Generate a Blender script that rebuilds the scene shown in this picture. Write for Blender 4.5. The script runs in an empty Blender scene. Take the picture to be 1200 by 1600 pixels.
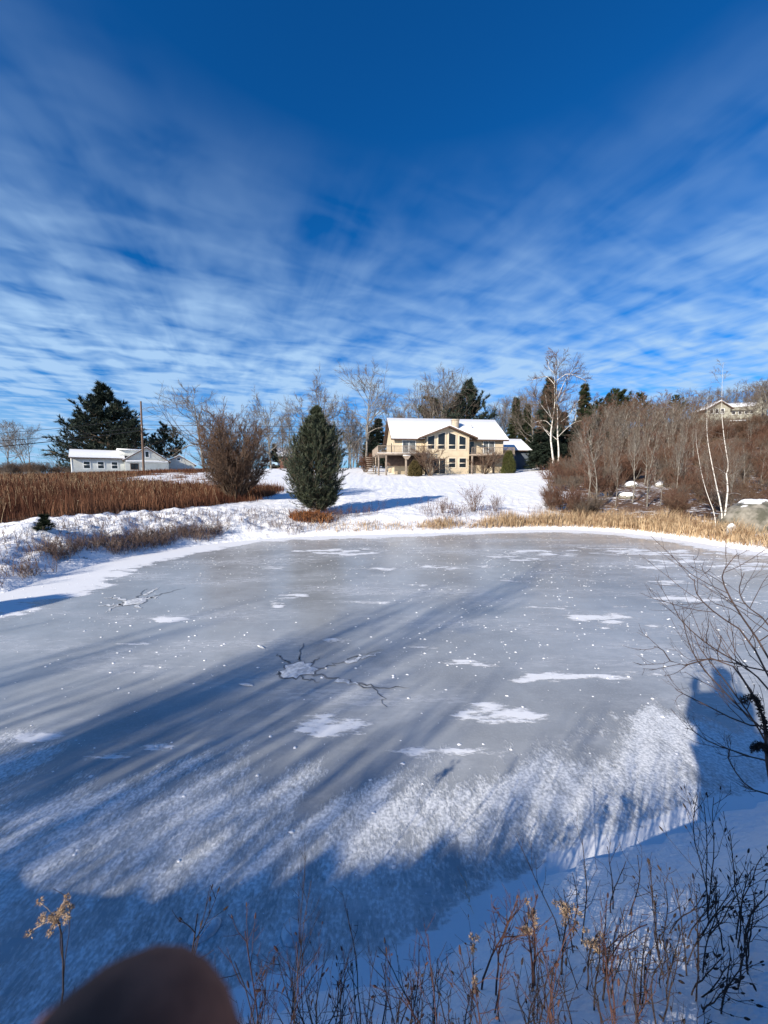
import bpy, math, random
import numpy as np

# ------------------------------------------------------------------ camera, sky, sun, exposure
SC = bpy.context.scene
COL = SC.collection
R = math.radians
F = 577.0                      # focal length in pixels of the 1200 px wide picture
HORIZON = 745.0
PITCH = math.atan((800 - HORIZON) / F)
CAM = np.array([0.0, 0.0, 2.4])
SP, CP = math.sin(PITCH), math.cos(PITCH)


def ray(px, py):
    a, b = px - 600.0, 800.0 - py
    return np.array([a, F * CP + b * SP, b * CP - F * SP])


def at(px, py, d):
    """world point seen at picture position px, py at distance d in front of the camera"""
    r = ray(px, py)
    return CAM + r * (d / r[1])


def on_ice(px, py):
    r = ray(px, py)
    return (CAM + r * (-CAM[2] / r[2]))[:2]


ANTI = ray(1090, 1060)
ANTI = ANTI / np.linalg.norm(ANTI)
ELEV = math.asin(-ANTI[2])
SAZ = math.atan2(-ANTI[0], -ANTI[1])          # azimuth of the sun, clockwise from +Y
SDIR = np.array([ANTI[0], ANTI[1]]) / math.hypot(ANTI[0], ANTI[1])   # way the shadows run

cd = bpy.data.cameras.new("camera")
cd.sensor_fit = 'HORIZONTAL'
cd.sensor_width = 36
cd.lens = 36 * F / 1200
cd.clip_start = 0.005
cd.clip_end = 6000
cd.dof.use_dof = True
cd.dof.focus_distance = 9.0
cd.dof.aperture_fstop = 13.0
cam = bpy.data.objects.new("camera", cd)
COL.objects.link(cam)
cam.location = CAM
cam.rotation_euler = (math.pi / 2 - PITCH, 0, 0)
SC.camera = cam

SC.view_settings.view_transform = 'Standard'
SC.view_settings.look = 'None'
SC.view_settings.gamma = 1.0
SC.view_settings.exposure = 0.85
SC.cycles.max_bounces = 6
SC.cycles.diffuse_bounces = 3
SC.cycles.use_denoising = True

sd_ = bpy.data.lights.new("sun", 'SUN')
sd_.energy = 4.4
sd_.angle = R(0.53)
sd_.color = (1.0, 0.90, 0.76)
sun = bpy.data.objects.new("sun", sd_)
COL.objects.link(sun)
sun.location = (-20, -25, 30)
sun.rotation_euler = (math.pi / 2 - ELEV, 0, math.atan2(-ANTI[0], ANTI[1]))


def nd(nt, t, **kw):
    n = nt.nodes.new(t)
    for k, v in kw.items():
        setattr(n, k, v)
    return n


class NT:
    """small helper to wire node trees"""
    def __init__(s, nt):
        s.nt = nt

    def math(s, op, a, b=None, c=None, clamp=False):
        n = s.nt.nodes.new('ShaderNodeMath')
        n.operation = op
        n.use_clamp = clamp
        for i, v in enumerate((a, b, c)):
            if v is None:
                continue
            if isinstance(v, (int, float)):
                n.inputs[i].default_value = v
            else:
                s.nt.links.new(v, n.inputs[i])
        return n.outputs[0]

    def maprange(s, v, a, b, c=0.0, d=1.0, smooth=True):
        n = s.nt.nodes.new('ShaderNodeMapRange')
        n.interpolation_type = 'SMOOTHSTEP' if smooth else 'LINEAR'
        s.nt.links.new(v, n.inputs['Value'])
        for k, x in (('From Min', a), ('From Max', b), ('To Min', c), ('To Max', d)):
            if isinstance(x, (int, float)):
                n.inputs[k].default_value = x
            else:
                s.nt.links.new(x, n.inputs[k])
        return n.outputs['Result']

    def noise(s, vec, scale, detail=4.0, rough=0.55, dist=0.0, dim='3D'):
        n = s.nt.nodes.new('ShaderNodeTexNoise')
        n.noise_dimensions = dim
        n.inputs['Scale'].default_value = scale
        n.inputs['Detail'].default_value = detail
        n.inputs['Roughness'].default_value = rough
        n.inputs['Distortion'].default_value = dist
        if vec is not None:
            s.nt.links.new(vec, n.inputs['Vector'])
        return n.outputs['Fac']

    def mapping(s, vec, scale=(1, 1, 1), rot=(0, 0, 0), loc=(0, 0, 0)):
        n = s.nt.nodes.new('ShaderNodeMapping')
        n.inputs['Scale'].default_value = scale
        n.inputs['Rotation'].default_value = rot
        n.inputs['Location'].default_value = loc
        s.nt.links.new(vec, n.inputs['Vector'])
        return n.outputs['Vector']

    def mix(s, fac, a, b, blend='MIX'):
        n = s.nt.nodes.new('ShaderNodeMix')
        n.data_type = 'RGBA'
        n.blend_type = blend
        for i, v in ((0, fac), (6, a), (7, b)):
            if isinstance(v, (int, float)):
                n.inputs[i].default_value = v
            elif isinstance(v, (tuple, list)):
                n.inputs[i].default_value = (*v, 1) if len(v) == 3 else v
            else:
                s.nt.links.new(v, n.inputs[i])
        return n.outputs[2]

    def attr(s, name):
        n = s.nt.nodes.new('ShaderNodeAttribute')
        n.attribute_name = name
        return n.outputs['Fac']

    def coord(s, which='Object'):
        return s.nt.nodes.new('ShaderNodeTexCoord').outputs[which]

    def bump(s, h, strength, dist):
        n = s.nt.nodes.new('ShaderNodeBump')
        n.inputs['Strength'].default_value = strength
        n.inputs['Distance'].default_value = dist
        s.nt.links.new(h, n.inputs['Height'])
        return n.outputs['Normal']


# sky: Nishita air with thin ribbed cirrus drawn on a flat layer high above
W = bpy.data.worlds.new("World")
SC.world = W
W.use_nodes = True
wt = W.node_tree
wt.nodes.clear()
q = NT(wt)
sky = nd(wt, 'ShaderNodeTexSky', sky_type='NISHITA')
sky.sun_disc = False
sky.sun_elevation = ELEV
sky.sun_rotation = SAZ
sky.altitude = 900
sky.air_density = 1.0
sky.dust_density = 0.3
sky.ozone_density = 3.0
hs = nd(wt, 'ShaderNodeHueSaturation')
hs.inputs['Saturation'].default_value = 1.05
hs.inputs['Value'].default_value = 1.06
wt.links.new(sky.outputs[0], hs.inputs['Color'])
sep = nd(wt, 'ShaderNodeSeparateXYZ')
wt.links.new(q.coord('Generated'), sep.inputs[0])
air = q.mix(1.0, hs.outputs[0], (0.06, 0.68, 1.22), 'MULTIPLY')
zz = q.math('MAXIMUM', sep.outputs[2], 0.0)
zz = q.math('ADD', zz, 0.045)
u = q.math('DIVIDE', sep.outputs[0], zz)
v = q.math('DIVIDE', sep.outputs[1], zz)
cmb = nd(wt, 'ShaderNodeCombineXYZ')
wt.links.new(u, cmb.inputs[0])
wt.links.new(v, cmb.inputs[1])
plane = q.mapping(cmb.outputs[0], rot=(0, 0, R(-23)))           # y' runs along the cloud streets
soft = q.noise(q.mapping(plane, scale=(0.5, 0.3, 1)), 1.0, 3, 0.5, 0.2)
streak = q.noise(q.mapping(plane, scale=(2.7, 0.4, 1), loc=(3.1, 1.7, 0)), 1.0, 4, 0.6, 0.6)
wisp = q.noise(q.mapping(plane, scale=(4.2, 3.4, 1), loc=(7, 2, 0)), 1.0, 3, 0.55, 0.4)
ripn = q.noise(q.mapping(plane, scale=(2.3, 5.6, 1), loc=(1.3, 9.1, 0), rot=(0, 0, R(8))), 1.0, 2, 0.5, 0.5)
u2 = q.math('SUBTRACT', u, 0.08)
rr = q.math('SQRT', q.math('ADD', q.math('MULTIPLY', v, v), q.math('MULTIPLY', q.math('MULTIPLY', u2, u2), 1.6)))
base = q.math('MULTIPLY', q.math('SUBTRACT', rr, 1.12), 0.33)
base = q.math('MINIMUM', q.math('MAXIMUM', base, 0.0), 0.78)
tex = q.math('ADD', q.math('MULTIPLY', soft, 1.0), q.math('MULTIPLY', streak, 0.85))
tex = q.math('ADD', tex, q.math('MULTIPLY', wisp, 1.0))
tex = q.math('ADD', tex, q.math('MULTIPLY', ripn, 0.95))         # mean about 1.7
tex = q.maprange(tex, 1.47, 2.42, 0.0, 2.0, smooth=False)
cl = q.math('MULTIPLY', base, tex, clamp=True)
cl = q.math('MAXIMUM', cl, q.maprange(rr, 3.0, 9.0, 0.0, 0.62))
cl = q.math('MINIMUM', cl, 0.95)
skycol = q.mix(cl, air, (3.7, 5.6, 8.1))
bg = nd(wt, 'ShaderNodeBackground')
bg.inputs['Strength'].default_value = 0.064
wt.links.new(skycol, bg.inputs['Color'])
wo = nd(wt, 'ShaderNodeOutputWorld')
wt.links.new(bg.outputs[0], wo.inputs[0])

# ------------------------------------------------------------------ materials
MATS = {}


def mat(name, col, rough=0.8, col2=None, nscale=3.0, spec=0.3, bump=0.0, bscale=20.0, lo=0.35, hi=0.65, stretch=(1, 1, 1), metal=0.0, detail=4):
    m = bpy.data.materials.new(name)
    m.use_nodes = True
    nt = m.node_tree
    t = NT(nt)
    b = nt.nodes['Principled BSDF']
    b.inputs['Roughness'].default_value = rough
    b.inputs['Specular IOR Level'].default_value = spec
    b.inputs['Metallic'].default_value = metal
    if col2 is not None:
        n = t.noise(t.mapping(t.coord('Object'), scale=stretch), nscale, detail, 0.6)
        c = t.mix(t.maprange(n, lo, hi), col, col2)
        nt.links.new(c, b.inputs['Base Color'])
    else:
        b.inputs['Base Color'].default_value = (*col, 1)
    if bump:
        h = t.noise(t.mapping(t.coord('Object'), scale=stretch), bscale, 3, 0.6)
        nt.links.new(t.bump(h, bump, 0.02), b.inputs['Normal'])
    MATS[name] = m
    return m


def siding(name, col, pitch=0.13, col2=None):
    m = mat(name, col, 0.7, col2 or tuple(c * 0.86 for c in col), 0.8)
    nt = m.node_tree
    t = NT(nt)
    s = nd(nt, 'ShaderNodeSeparateXYZ')
    nt.links.new(t.coord('Object'), s.inputs[0])
    f = t.math('FRACT', t.math('DIVIDE', s.outputs[2], pitch))
    nt.links.new(t.bump(f, 0.9, 0.02), nt.nodes['Principled BSDF'].inputs['Normal'])
    return m


mat('snow', (0.83, 0.85, 0.88), 0.65, (0.79, 0.81, 0.85), 2.0, 0.25, 0.5, 9)
mat('bark_grey', (0.11, 0.1, 0.086), 0.9, (0.27, 0.25, 0.22), 2.5)
mat('bark_brown', (0.12, 0.085, 0.06), 0.9, (0.2, 0.15, 0.11), 2.5)
mat('twig_grey', (0.11, 0.086, 0.068), 0.9, (0.165, 0.135, 0.112), 1.0)
mat('twig_brown', (0.095, 0.056, 0.038), 0.9, (0.15, 0.096, 0.066), 1.0)
mat('twig_rust', (0.1, 0.05, 0.033), 0.9, (0.15, 0.08, 0.054), 1.0)
mat('twig_dark', (0.045, 0.03, 0.026), 0.85, (0.085, 0.055, 0.045), 6.0)
mat('birch_bark', (0.62, 0.59, 0.54), 0.7, (0.13, 0.11, 0.1), 3.2, 0.3, 0, 20, 0.53, 0.63, (1, 1, 3.5))
mat('needle', (0.016, 0.026, 0.012), 0.75, (0.04, 0.055, 0.022), 1.4, 0.3)
mat('needle_near', (0.025, 0.036, 0.02), 0.6, (0.085, 0.1, 0.06), 3.0, 0.35)
mat('needle_blue', (0.012, 0.022, 0.016), 0.75, (0.03, 0.045, 0.03), 1.2, 0.3)
mat('yew_brown', (0.075, 0.06, 0.022), 0.85, (0.12, 0.09, 0.035), 3.0)
mat('yew_green', (0.05, 0.058, 0.016), 0.85, (0.095, 0.1, 0.03), 3.0)
mat('field_weed', (0.07, 0.025, 0.014), 0.9, (0.19, 0.09, 0.05), 0.5, 0.2, 0, 20, 0.42, 0.62, detail=6)
mat('weed_dark', (0.085, 0.058, 0.055), 0.9, (0.2, 0.14, 0.11), 2.0)
mat('reed', (0.22, 0.135, 0.075), 0.8, (0.5, 0.375, 0.235), 5, 0.25)
mat('fern_rust', (0.2, 0.07, 0.025), 0.9, (0.33, 0.15, 0.06), 4.0)
mat('seed_tan', (0.62, 0.47, 0.32), 0.9, (0.36, 0.24, 0.15), 30)
mat('stalk', (0.022, 0.015, 0.014), 0.85, (0.045, 0.03, 0.025), 8)
mat('stalk_red', (0.06, 0.026, 0.022), 0.8, (0.1, 0.05, 0.038), 8)
mat('glass_dark', (0.012, 0.014, 0.016), 0.06, spec=0.5)
mat('curtain_glass', (0.2, 0.21, 0.21), 0.12, (0.05, 0.055, 0.06), 1.4, 0.5)
siding('cream_siding', (0.6, 0.5, 0.355), 0.16)
siding('white_siding', (0.58, 0.6, 0.57), 0.14)
siding('olive_siding', (0.36, 0.35, 0.29), 0.2)
siding('shaded_siding', (0.11, 0.135, 0.17), 0.16)  # dark blue grey puts the main house's shadow into the garage wall colour
siding('red_siding', (0.25, 0.13, 0.1), 0.2)
mat('cream_trim', (0.62, 0.54, 0.42), 0.6)
mat('white_trim', (0.76, 0.77, 0.76), 0.6)
mat('brown_trim', (0.1, 0.062, 0.045), 0.7, (0.14, 0.09, 0.065), 2)
mat('deck_wood', (0.2, 0.16, 0.13), 0.85, (0.3, 0.25, 0.205), 3, 0.2)
mat('dark_wood', (0.075, 0.05, 0.04), 0.9, (0.12, 0.08, 0.06), 3)
mat('chimney_stone', (0.46, 0.4, 0.31), 0.9, (0.36, 0.3, 0.24), 4, 0.2, 0.5, 8)
mat('pipe_metal', (0.3, 0.3, 0.3), 0.5, metal=0.6)
mat('pole_wood', (0.14, 0.095, 0.07), 0.9, (0.2, 0.14, 0.11), 2, 0.2, 0, 20, stretch=(6, 6, 0.4))
mat('wire', (0.03, 0.03, 0.03), 0.6)
mat('car_paint', (0.3, 0.42, 0.52), 0.3, spec=0.5)
mat('rubber', (0.02, 0.02, 0.02), 0.8)
mat('boulder', (0.27, 0.25, 0.215), 0.95, (0.085, 0.085, 0.065), 2.6, 0.2, 1.0, 5, detail=7)
mat('stone_pale', (0.45, 0.44, 0.43), 0.9, (0.3, 0.3, 0.3), 5, 0.2, 0.8, 9)
mat('dark_ice', (0.08, 0.088, 0.1), 0.35, (0.2, 0.21, 0.225), 7)
mat('rime', (0.74, 0.77, 0.8), 0.75, (0.42, 0.45, 0.49), 14, 0.2, 0.5, 40)
mat('skin', (0.24, 0.105, 0.07), 0.85, (0.15, 0.064, 0.044), 160, 0.15)
mat('hair', (0.05, 0.03, 0.02), 0.7)
mat('coat', (0.03, 0.035, 0.05), 0.9, (0.045, 0.05, 0.065), 12)
mat('jeans', (0.05, 0.06, 0.09), 0.9)
mat('boot', (0.05, 0.035, 0.025), 0.7)
mat('wool', (0.08, 0.05, 0.06), 0.95)

# ground: snow over brown litter, share of litter per vertex in «litter»
m = bpy.data.materials.new('snowy_ground')
m.use_nodes = True
nt = m.node_tree
t = NT(nt)
bs = nt.nodes['Principled BSDF']
oc = t.coord('Object')
n1 = t.noise(oc, 3.2, 6, 0.65)
n2 = t.noise(oc, 0.6, 3, 0.5)
lit = t.attr('litter')
thr = t.math('ADD', t.math('MULTIPLY', n1, 0.75), t.math('MULTIPLY', n2, 0.25))
lf = t.maprange(t.math('SUBTRACT', t.math('ADD', lit, thr), 1.0), -0.03, 0.06)
litc = t.mix(t.maprange(t.noise(oc, 9, 4, 0.7), 0.35, 0.7), (0.085, 0.045, 0.026), (0.2, 0.125, 0.075))
snc = t.mix(t.maprange(n2, 0.3, 0.7), (0.80, 0.82, 0.86), (0.86, 0.87, 0.89))
nt.links.new(t.mix(lf, snc, litc), bs.inputs['Base Color'])
bs.inputs['Roughness'].default_value = 0.7
bs.inputs['Specular IOR Level'].default_value = 0.2
hb = t.math('ADD', t.math('MULTIPLY', t.noise(oc, 2.2, 5, 0.6), 1.0), t.math('MULTIPLY', t.noise(oc, 11, 4, 0.6), 0.3))
nt.links.new(t.bump(hb, 0.55, 0.16), bs.inputs['Normal'])
MATS['snowy_ground'] = m

# ice: grey ice, windblown snow patches («drift») and frost grains («frost»)
m = bpy.data.materials.new('pond_ice')
m.use_nodes = True
nt = m.node_tree
t = NT(nt)
bs = nt.nodes['Principled BSDF']
oc = t.coord('Object')
wind = t.mapping(oc, scale=(0.55, 1.9, 1), rot=(0, 0, R(-6)))
c0 = t.mix(t.maprange(t.noise(oc, 0.45, 7, 0.7), 0.32, 0.68), (0.265, 0.28, 0.29), (0.385, 0.41, 0.43))
grain = t.noise(oc, 38, 3, 0.7)
c0 = t.mix(t.maprange(grain, 0.45, 0.8, 0.0, 0.55), c0, (0.4, 0.42, 0.44))
drift = t.attr('drift')
dn = t.math('ADD', t.math('MULTIPLY', t.noise(wind, 1.6, 7, 0.7), 0.65), t.math('MULTIPLY', t.noise(wind, 6, 5, 0.7), 0.35))
dn = t.math('ADD', t.math('MULTIPLY', dn, 2.4), -0.7)
df = t.maprange(t.math('SUBTRACT', t.math('ADD', drift, dn), 1.0), -0.07, 0.09)
frost = t.attr('frost')
fl = t.mapping(oc, scale=(1.5, 0.75, 1), rot=(0, 0, R(25)))
fn = t.math('ADD', t.math('MULTIPLY', t.noise(fl, 30, 6, 0.72), 0.55), t.math('MULTIPLY', t.noise(fl, 5, 4, 0.65), 0.45))
ff = t.maprange(t.math('SUBTRACT', t.math('ADD', frost, fn), 1.0), -0.07, 0.09)
fcol = t.mix(t.maprange(t.noise(oc, 45, 2, 0.5), 0.35, 0.65), (0.5, 0.53, 0.56), (0.82, 0.84, 0.86))
dust = t.maprange(t.noise(t.mapping(oc, scale=(0.22, 0.75, 1), rot=(0, 0, R(-8))), 1.0, 7, 0.68), 0.44, 0.66, 0.0, 0.5)
dust = t.math('MULTIPLY', dust, t.maprange(t.noise(wind, 9, 4, 0.7), 0.3, 0.62))
c0 = t.mix(dust, c0, (0.66, 0.68, 0.71))
c1 = t.mix(ff, c0, fcol)
c2 = t.mix(t.math('MULTIPLY', df, 0.96), c1, (0.8, 0.82, 0.85))
nt.links.new(c2, bs.inputs['Base Color'])
cover = t.math('MAXIMUM', df, ff)
nt.links.new(t.math('ADD', t.maprange(cover, 0, 1, 0.2, 0.72, False), t.math('MULTIPLY', dust, 0.3)), bs.inputs['Roughness'])
bs.inputs['Specular IOR Level'].default_value = 0.5
hb = t.math('ADD', t.math('MULTIPLY', cover, 0.8), t.math('MULTIPLY', grain, 0.35))
nt.links.new(t.bump(hb, 0.45, 0.01), bs.inputs['Normal'])
MATS['pond_ice'] = m

# ------------------------------------------------------------------ mesh helpers


class MB:
    def __init__(s):
        s.v, s.f, s.n = [], [], 0

    def add(s, v, f):
        v = np.asarray(v, float).reshape(-1, 3)
        f = np.asarray(f, np.int64)
        s.v.append(v)
        s.f.append(f + s.n)
        s.n += len(v)
        return s

    def poly(s, pts):
        return s.add(pts, [list(range(len(pts)))])

    def box(s, x0, x1, y0, y1, z0, z1):
        v = [(x, y, z) for z in (z0, z1) for y in (y0, y1) for x in (x0, x1)]
        return s.add(v, [(0, 2, 3, 1), (4, 5, 7, 6), (0, 1, 5, 4), (2, 6, 7, 3), (0, 4, 6, 2), (1, 3, 7, 5)])

    def prism(s, poly2, a, b, axis='y'):
        """closed outline (pairs) pushed from a to b along axis"""
        n = len(poly2)
        mk = {'y': lambda p, w: (p[0], w, p[1]), 'x': lambda p, w: (w, p[0], p[1]), 'z': lambda p, w: (p[0], p[1], w)}[axis]
        s.add([mk(p, a) for p in poly2] + [mk(p, b) for p in poly2], [(i, (i + 1) % n, (i + 1) % n + n, i + n) for i in range(n)])
        s.add([mk(p, a) for p in poly2], [list(range(n))[::-1]])
        s.add([mk(p, b) for p in poly2], [list(range(n))])
        return s

    def tubes(s, P, Rd, sides=4):
        P = np.asarray(P, float)
        Rd = np.asarray(Rd, float)
        n, k, _ = P.shape
        if n == 0:
            return s
        T = np.empty_like(P)
        T[:, 1:-1] = P[:, 2:] - P[:, :-2]
        T[:, 0] = P[:, 1] - P[:, 0]
        T[:, -1] = P[:, -1] - P[:, -2]
        T /= np.linalg.norm(T, axis=2, keepdims=True) + 1e-9
        up = np.where(np.abs(T[:, :1, 2:3]) > 0.9, np.array([1.0, 0.1, 0]), np.array([0.0, 0, 1.0]))
        U = np.cross(T, np.broadcast_to(up, T.shape))
        U /= np.linalg.norm(U, axis=2, keepdims=True) + 1e-9
        V = np.cross(T, U)
        a = np.arange(sides) * 2 * math.pi / sides
        ring = P[:, :, None, :] + Rd[:, :, None, None] * (np.cos(a)[None, None, :, None] * U[:, :, None, :] + np.sin(a)[None, None, :, None] * V[:, :, None, :])
        vid = np.arange(n * k * sides).reshape(n, k, sides)
        A = vid[:, :-1, :]
        B = np.roll(A, -1, axis=2)
        C = vid[:, 1:, :]
        D = np.roll(C, -1, axis=2)
        return s.add(ring.reshape(-1, 3), np.stack([A, B, D, C], -1).reshape(-1, 4))

    def tube(s, pts, rads, sides=8, caps=True):
        pts = np.asarray(pts, float)
        rads = np.full(len(pts), rads, float) if np.isscalar(rads) else np.asarray(rads, float)
        s.tubes(pts[None], rads[None], sides)
        if caps:
            ring = s.v[-1]
            s.add(ring[:sides], [list(range(sides))[::-1]])
            s.add(ring[-sides:], [list(range(sides))])
        return s

    def tris(s, T):
        T = np.asarray(T, float)
        return s.add(T.reshape(-1, 3), np.arange(len(T) * 3).reshape(-1, 3))

    def quads(s, Q):
        Q = np.asarray(Q, float)
        return s.add(Q.reshape(-1, 3), np.arange(len(Q) * 4).reshape(-1, 4))

    def mesh(s, name, material, smooth=False):
        me = bpy.data.meshes.new(name)
        V = np.concatenate(s.v)
        me.vertices.add(len(V))
        me.vertices.foreach_set('co', V.astype(np.float32).ravel())
        sizes = np.concatenate([np.full(len(f), f.shape[1]) for f in s.f])
        loops = np.concatenate([f.ravel() for f in s.f])
        me.loops.add(len(loops))
        me.loops.foreach_set('vertex_index', loops.astype(np.int32))
        me.polygons.add(len(sizes))
        me.polygons.foreach_set('loop_start', (np.cumsum(sizes) - sizes).astype(np.int32))
        if smooth:
            me.polygons.foreach_set('use_smooth', np.ones(len(sizes), bool))
        me.materials.append(MATS[material])
        me.update(calc_edges=True)
        me.validate()
        return me

    def build(s, name, material, parent=None, smooth=False):
        o = bpy.data.objects.new(name, s.mesh(name, material, smooth))
        COL.objects.link(o)
        if parent is not None:
            o.parent = parent
        return o


def tag(o, label=None, cat=None, group=None, kind=None):
    for k, x in (('label', label), ('category', cat), ('group', group), ('kind', kind)):
        if x:
            o[k] = x
    return o


def empty(name, loc, label, cat, group=None, rz=0.0):
    o = bpy.data.objects.new(name, None)
    COL.objects.link(o)
    o.location = loc
    o.rotation_euler = (0, 0, rz)
    o.empty_display_size = 0.2
    return tag(o, label, cat, group)


def copy_tree(o, parent=None):
    c = o.copy()
    COL.objects.link(c)
    if parent is not None:
        c.parent = parent
    for ch in list(o.children):
        copy_tree(ch, c)
    return c


class Proto:
    """a kind of plant built once; put() moves the first one into place and copies it after that"""
    def __init__(s, name, build, h, group=None):
        s.name, s.fn, s.h, s.group, s.root = name, build, h, group, None

    def put(s, loc, height, rz, label, cat, group=None, lean=(0, 0), wide=1.0):
        if s.root is None:
            o = empty(s.name, (0, 0, 0), label, cat)
            s.fn(o)
            s.root = o
        else:
            o = copy_tree(s.root)
        o['label'] = label
        o['category'] = cat
        if 'group' in o:
            del o['group']
        if group:
            o['group'] = group
        o.location = loc
        k = height / s.h
        o.scale = (k * wide, k * wide, k)
        o.rotation_euler = (lean[0], lean[1], rz)
        return o


def norm(a):
    return a / (np.linalg.norm(a, axis=-1, keepdims=True) + 1e-9)


def vnoise(x, y, seed=0):
    """smooth value noise in 2D"""
    xi, yi = np.floor(x).astype(np.int64), np.floor(y).astype(np.int64)
    fx, fy = x - xi, y - yi
    fx, fy = fx * fx * (3 - 2 * fx), fy * fy * (3 - 2 * fy)

    def h(a, b):
        n = (a * 374761393 + b * 668265263 + seed * 974634777) & 0x7fffffff
        n = ((n ^ (n >> 13)) * 1274126177) & 0x7fffffff
        return ((n ^ (n >> 16)) & 0xffff) / 65535.0
    return (h(xi, yi) * (1 - fx) + h(xi + 1, yi) * fx) * (1 - fy) + (h(xi, yi + 1) * (1 - fx) + h(xi + 1, yi + 1) * fx) * fy


def fbm(x, y, seed=0, oct=4):
    a, s, tot = 1.0, 0.0, 0.0
    for i in range(oct):
        s = s + a * vnoise(x * 2 ** i + 17.3 * i, y * 2 ** i - 9.1 * i, seed + i)
        tot += a
        a *= 0.5
    return s / tot


def sstep(a, b, x):
    t_ = np.clip((x - a) / (b - a), 0, 1)
    return t_ * t_ * (3 - 2 * t_)


def sdist(poly, x, y):
    """signed distance to a closed polygon, negative inside"""
    x, y = np.asarray(x, float), np.asarray(y, float)
    d = np.full(x.shape, 1e18)
    inside = np.zeros(x.shape, bool)
    n = len(poly)
    for i in range(n):
        ax, ay = poly[i]
        bx, by = poly[(i + 1) % n]
        ex, ey = bx - ax, by - ay
        wx, wy = x - ax, y - ay
        tt = np.clip((wx * ex + wy * ey) / (ex * ex + ey * ey + 1e-12), 0, 1)
        d = np.minimum(d, (wx - ex * tt) ** 2 + (wy - ey * tt) ** 2)
        c = ((ay > y) != (by > y)) & (x < ex * (y - ay) / (ey + (1e-12 if ey >= 0 else -1e-12)) + ax)
        inside ^= c
    d = np.sqrt(d)
    return np.where(inside, -d, d)


def smooth_poly(pts, it=2):
    p = np.asarray(pts, float)
    for _ in range(it):
        a = 0.75 * p + 0.25 * np.roll(p, -1, 0)
        b = 0.25 * p + 0.75 * np.roll(p, -1, 0)
        p = np.stack([a, b], 1).reshape(-1, 2)
    return p


# ------------------------------------------------------------------ terrain
shore_px = [(0, 930), (60, 908), (130, 886), (220, 866), (310, 852), (400, 843), (480, 838), (600, 835), (700, 832), (800, 828), (880, 827), (950, 830), (1010, 836), (1080, 846), (1140, 856), (1200, 864)]
near_px = [(1200, 1262), (1150, 1268), (1080, 1300), (1000, 1330), (900, 1352), (830, 1400), (760, 1455), (690, 1508), (600, 1545), (500, 1560), (430, 1590), (330, 1620), (200, 1640), (60, 1660), (0, 1660)]
SHORE = [tuple(on_ice(*p)) for p in shore_px] + [(14.2, 10.2), (13.5, 6.5), (9, 4.2), (5.2, 3.2), (3.8, 2.8)] + [tuple(on_ice(*p)) for p in near_px] + [(-2.2, 1.2), (-4, 1.5), (-7, 2.4), (-9.5, 4.2), (-9.6, 6.2)]
SHORE = smooth_poly(SHORE, 1)

CTRL = []


def cp(px, py, d):
    CTRL.append(tuple(at(px, py, d)))


for p in ((600, 741, 56), (790, 739, 56), (450, 739, 56), (560, 752, 40), (780, 752, 40), (600, 768, 29), (800, 768, 29), (560, 790, 21), (720, 790, 21), (495, 807, 17.5),
          (820, 812, 18), (0, 822, 12.2), (150, 808, 14), (300, 797, 17), (400, 786, 20.5), (0, 770, 26), (150, 768, 28), (300, 764, 30), (0, 746, 60), (150, 741, 60), (300, 735, 60),
          (430, 733, 60), (870, 736, 50), (930, 800, 19), (1000, 768, 27), (1100, 755, 30), (1180, 832, 13), (1200, 780, 21), (1150, 662, 110), (1000, 722, 60), (1000, 680, 92),
          (920, 728, 62), (1200, 700, 60), (830, 732, 68), (700, 730, 80), (500, 732, 80), (100, 742, 95), (1090, 690, 80), (1250, 655, 105), (1080, 822, 14.5)):
    cp(*p)
CTRL += [(0, 0, 0.92), (-1.5, 0.2, 0.8), (2.5, 0.6, 0.85), (4.5, 2.0, 0.7), (-5, 0, 0.8), (-12, 4, 0.7), (-12, 9, 0.7), (-9, -8, 1.5), (9, -8, 1.5), (0, -25, 2.5), (-30, -20, 2.5), (30, -20, 2.5),
         (18, 9, 0.8), (30, 10, 2), (60, 30, 7), (60, 60, 10), (-40, 20, 1.6), (-80, 60, 2.8), (0, 160, 5.5), (-120, 160, 3.4), (120, 140, 25), (60, 160, 17), (0, 5, 0.3), (0, 10, 0.3), (8, 8, 0.3), (-5, 6, 0.3), (0, 14, 0.3), (10, 12, .3)]
CTRL = np.array(CTRL)
_n = len(CTRL)
_d = np.linalg.norm(CTRL[:, None, :2] - CTRL[None, :, :2], axis=2)
_A = np.zeros((_n + 1, _n + 1))
_A[:_n, :_n] = _d - 0.6 * np.eye(_n)
_A[:_n, _n] = 1
_A[_n, :_n] = 1
_w = np.linalg.solve(_A, np.append(CTRL[:, 2], 0))


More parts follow.
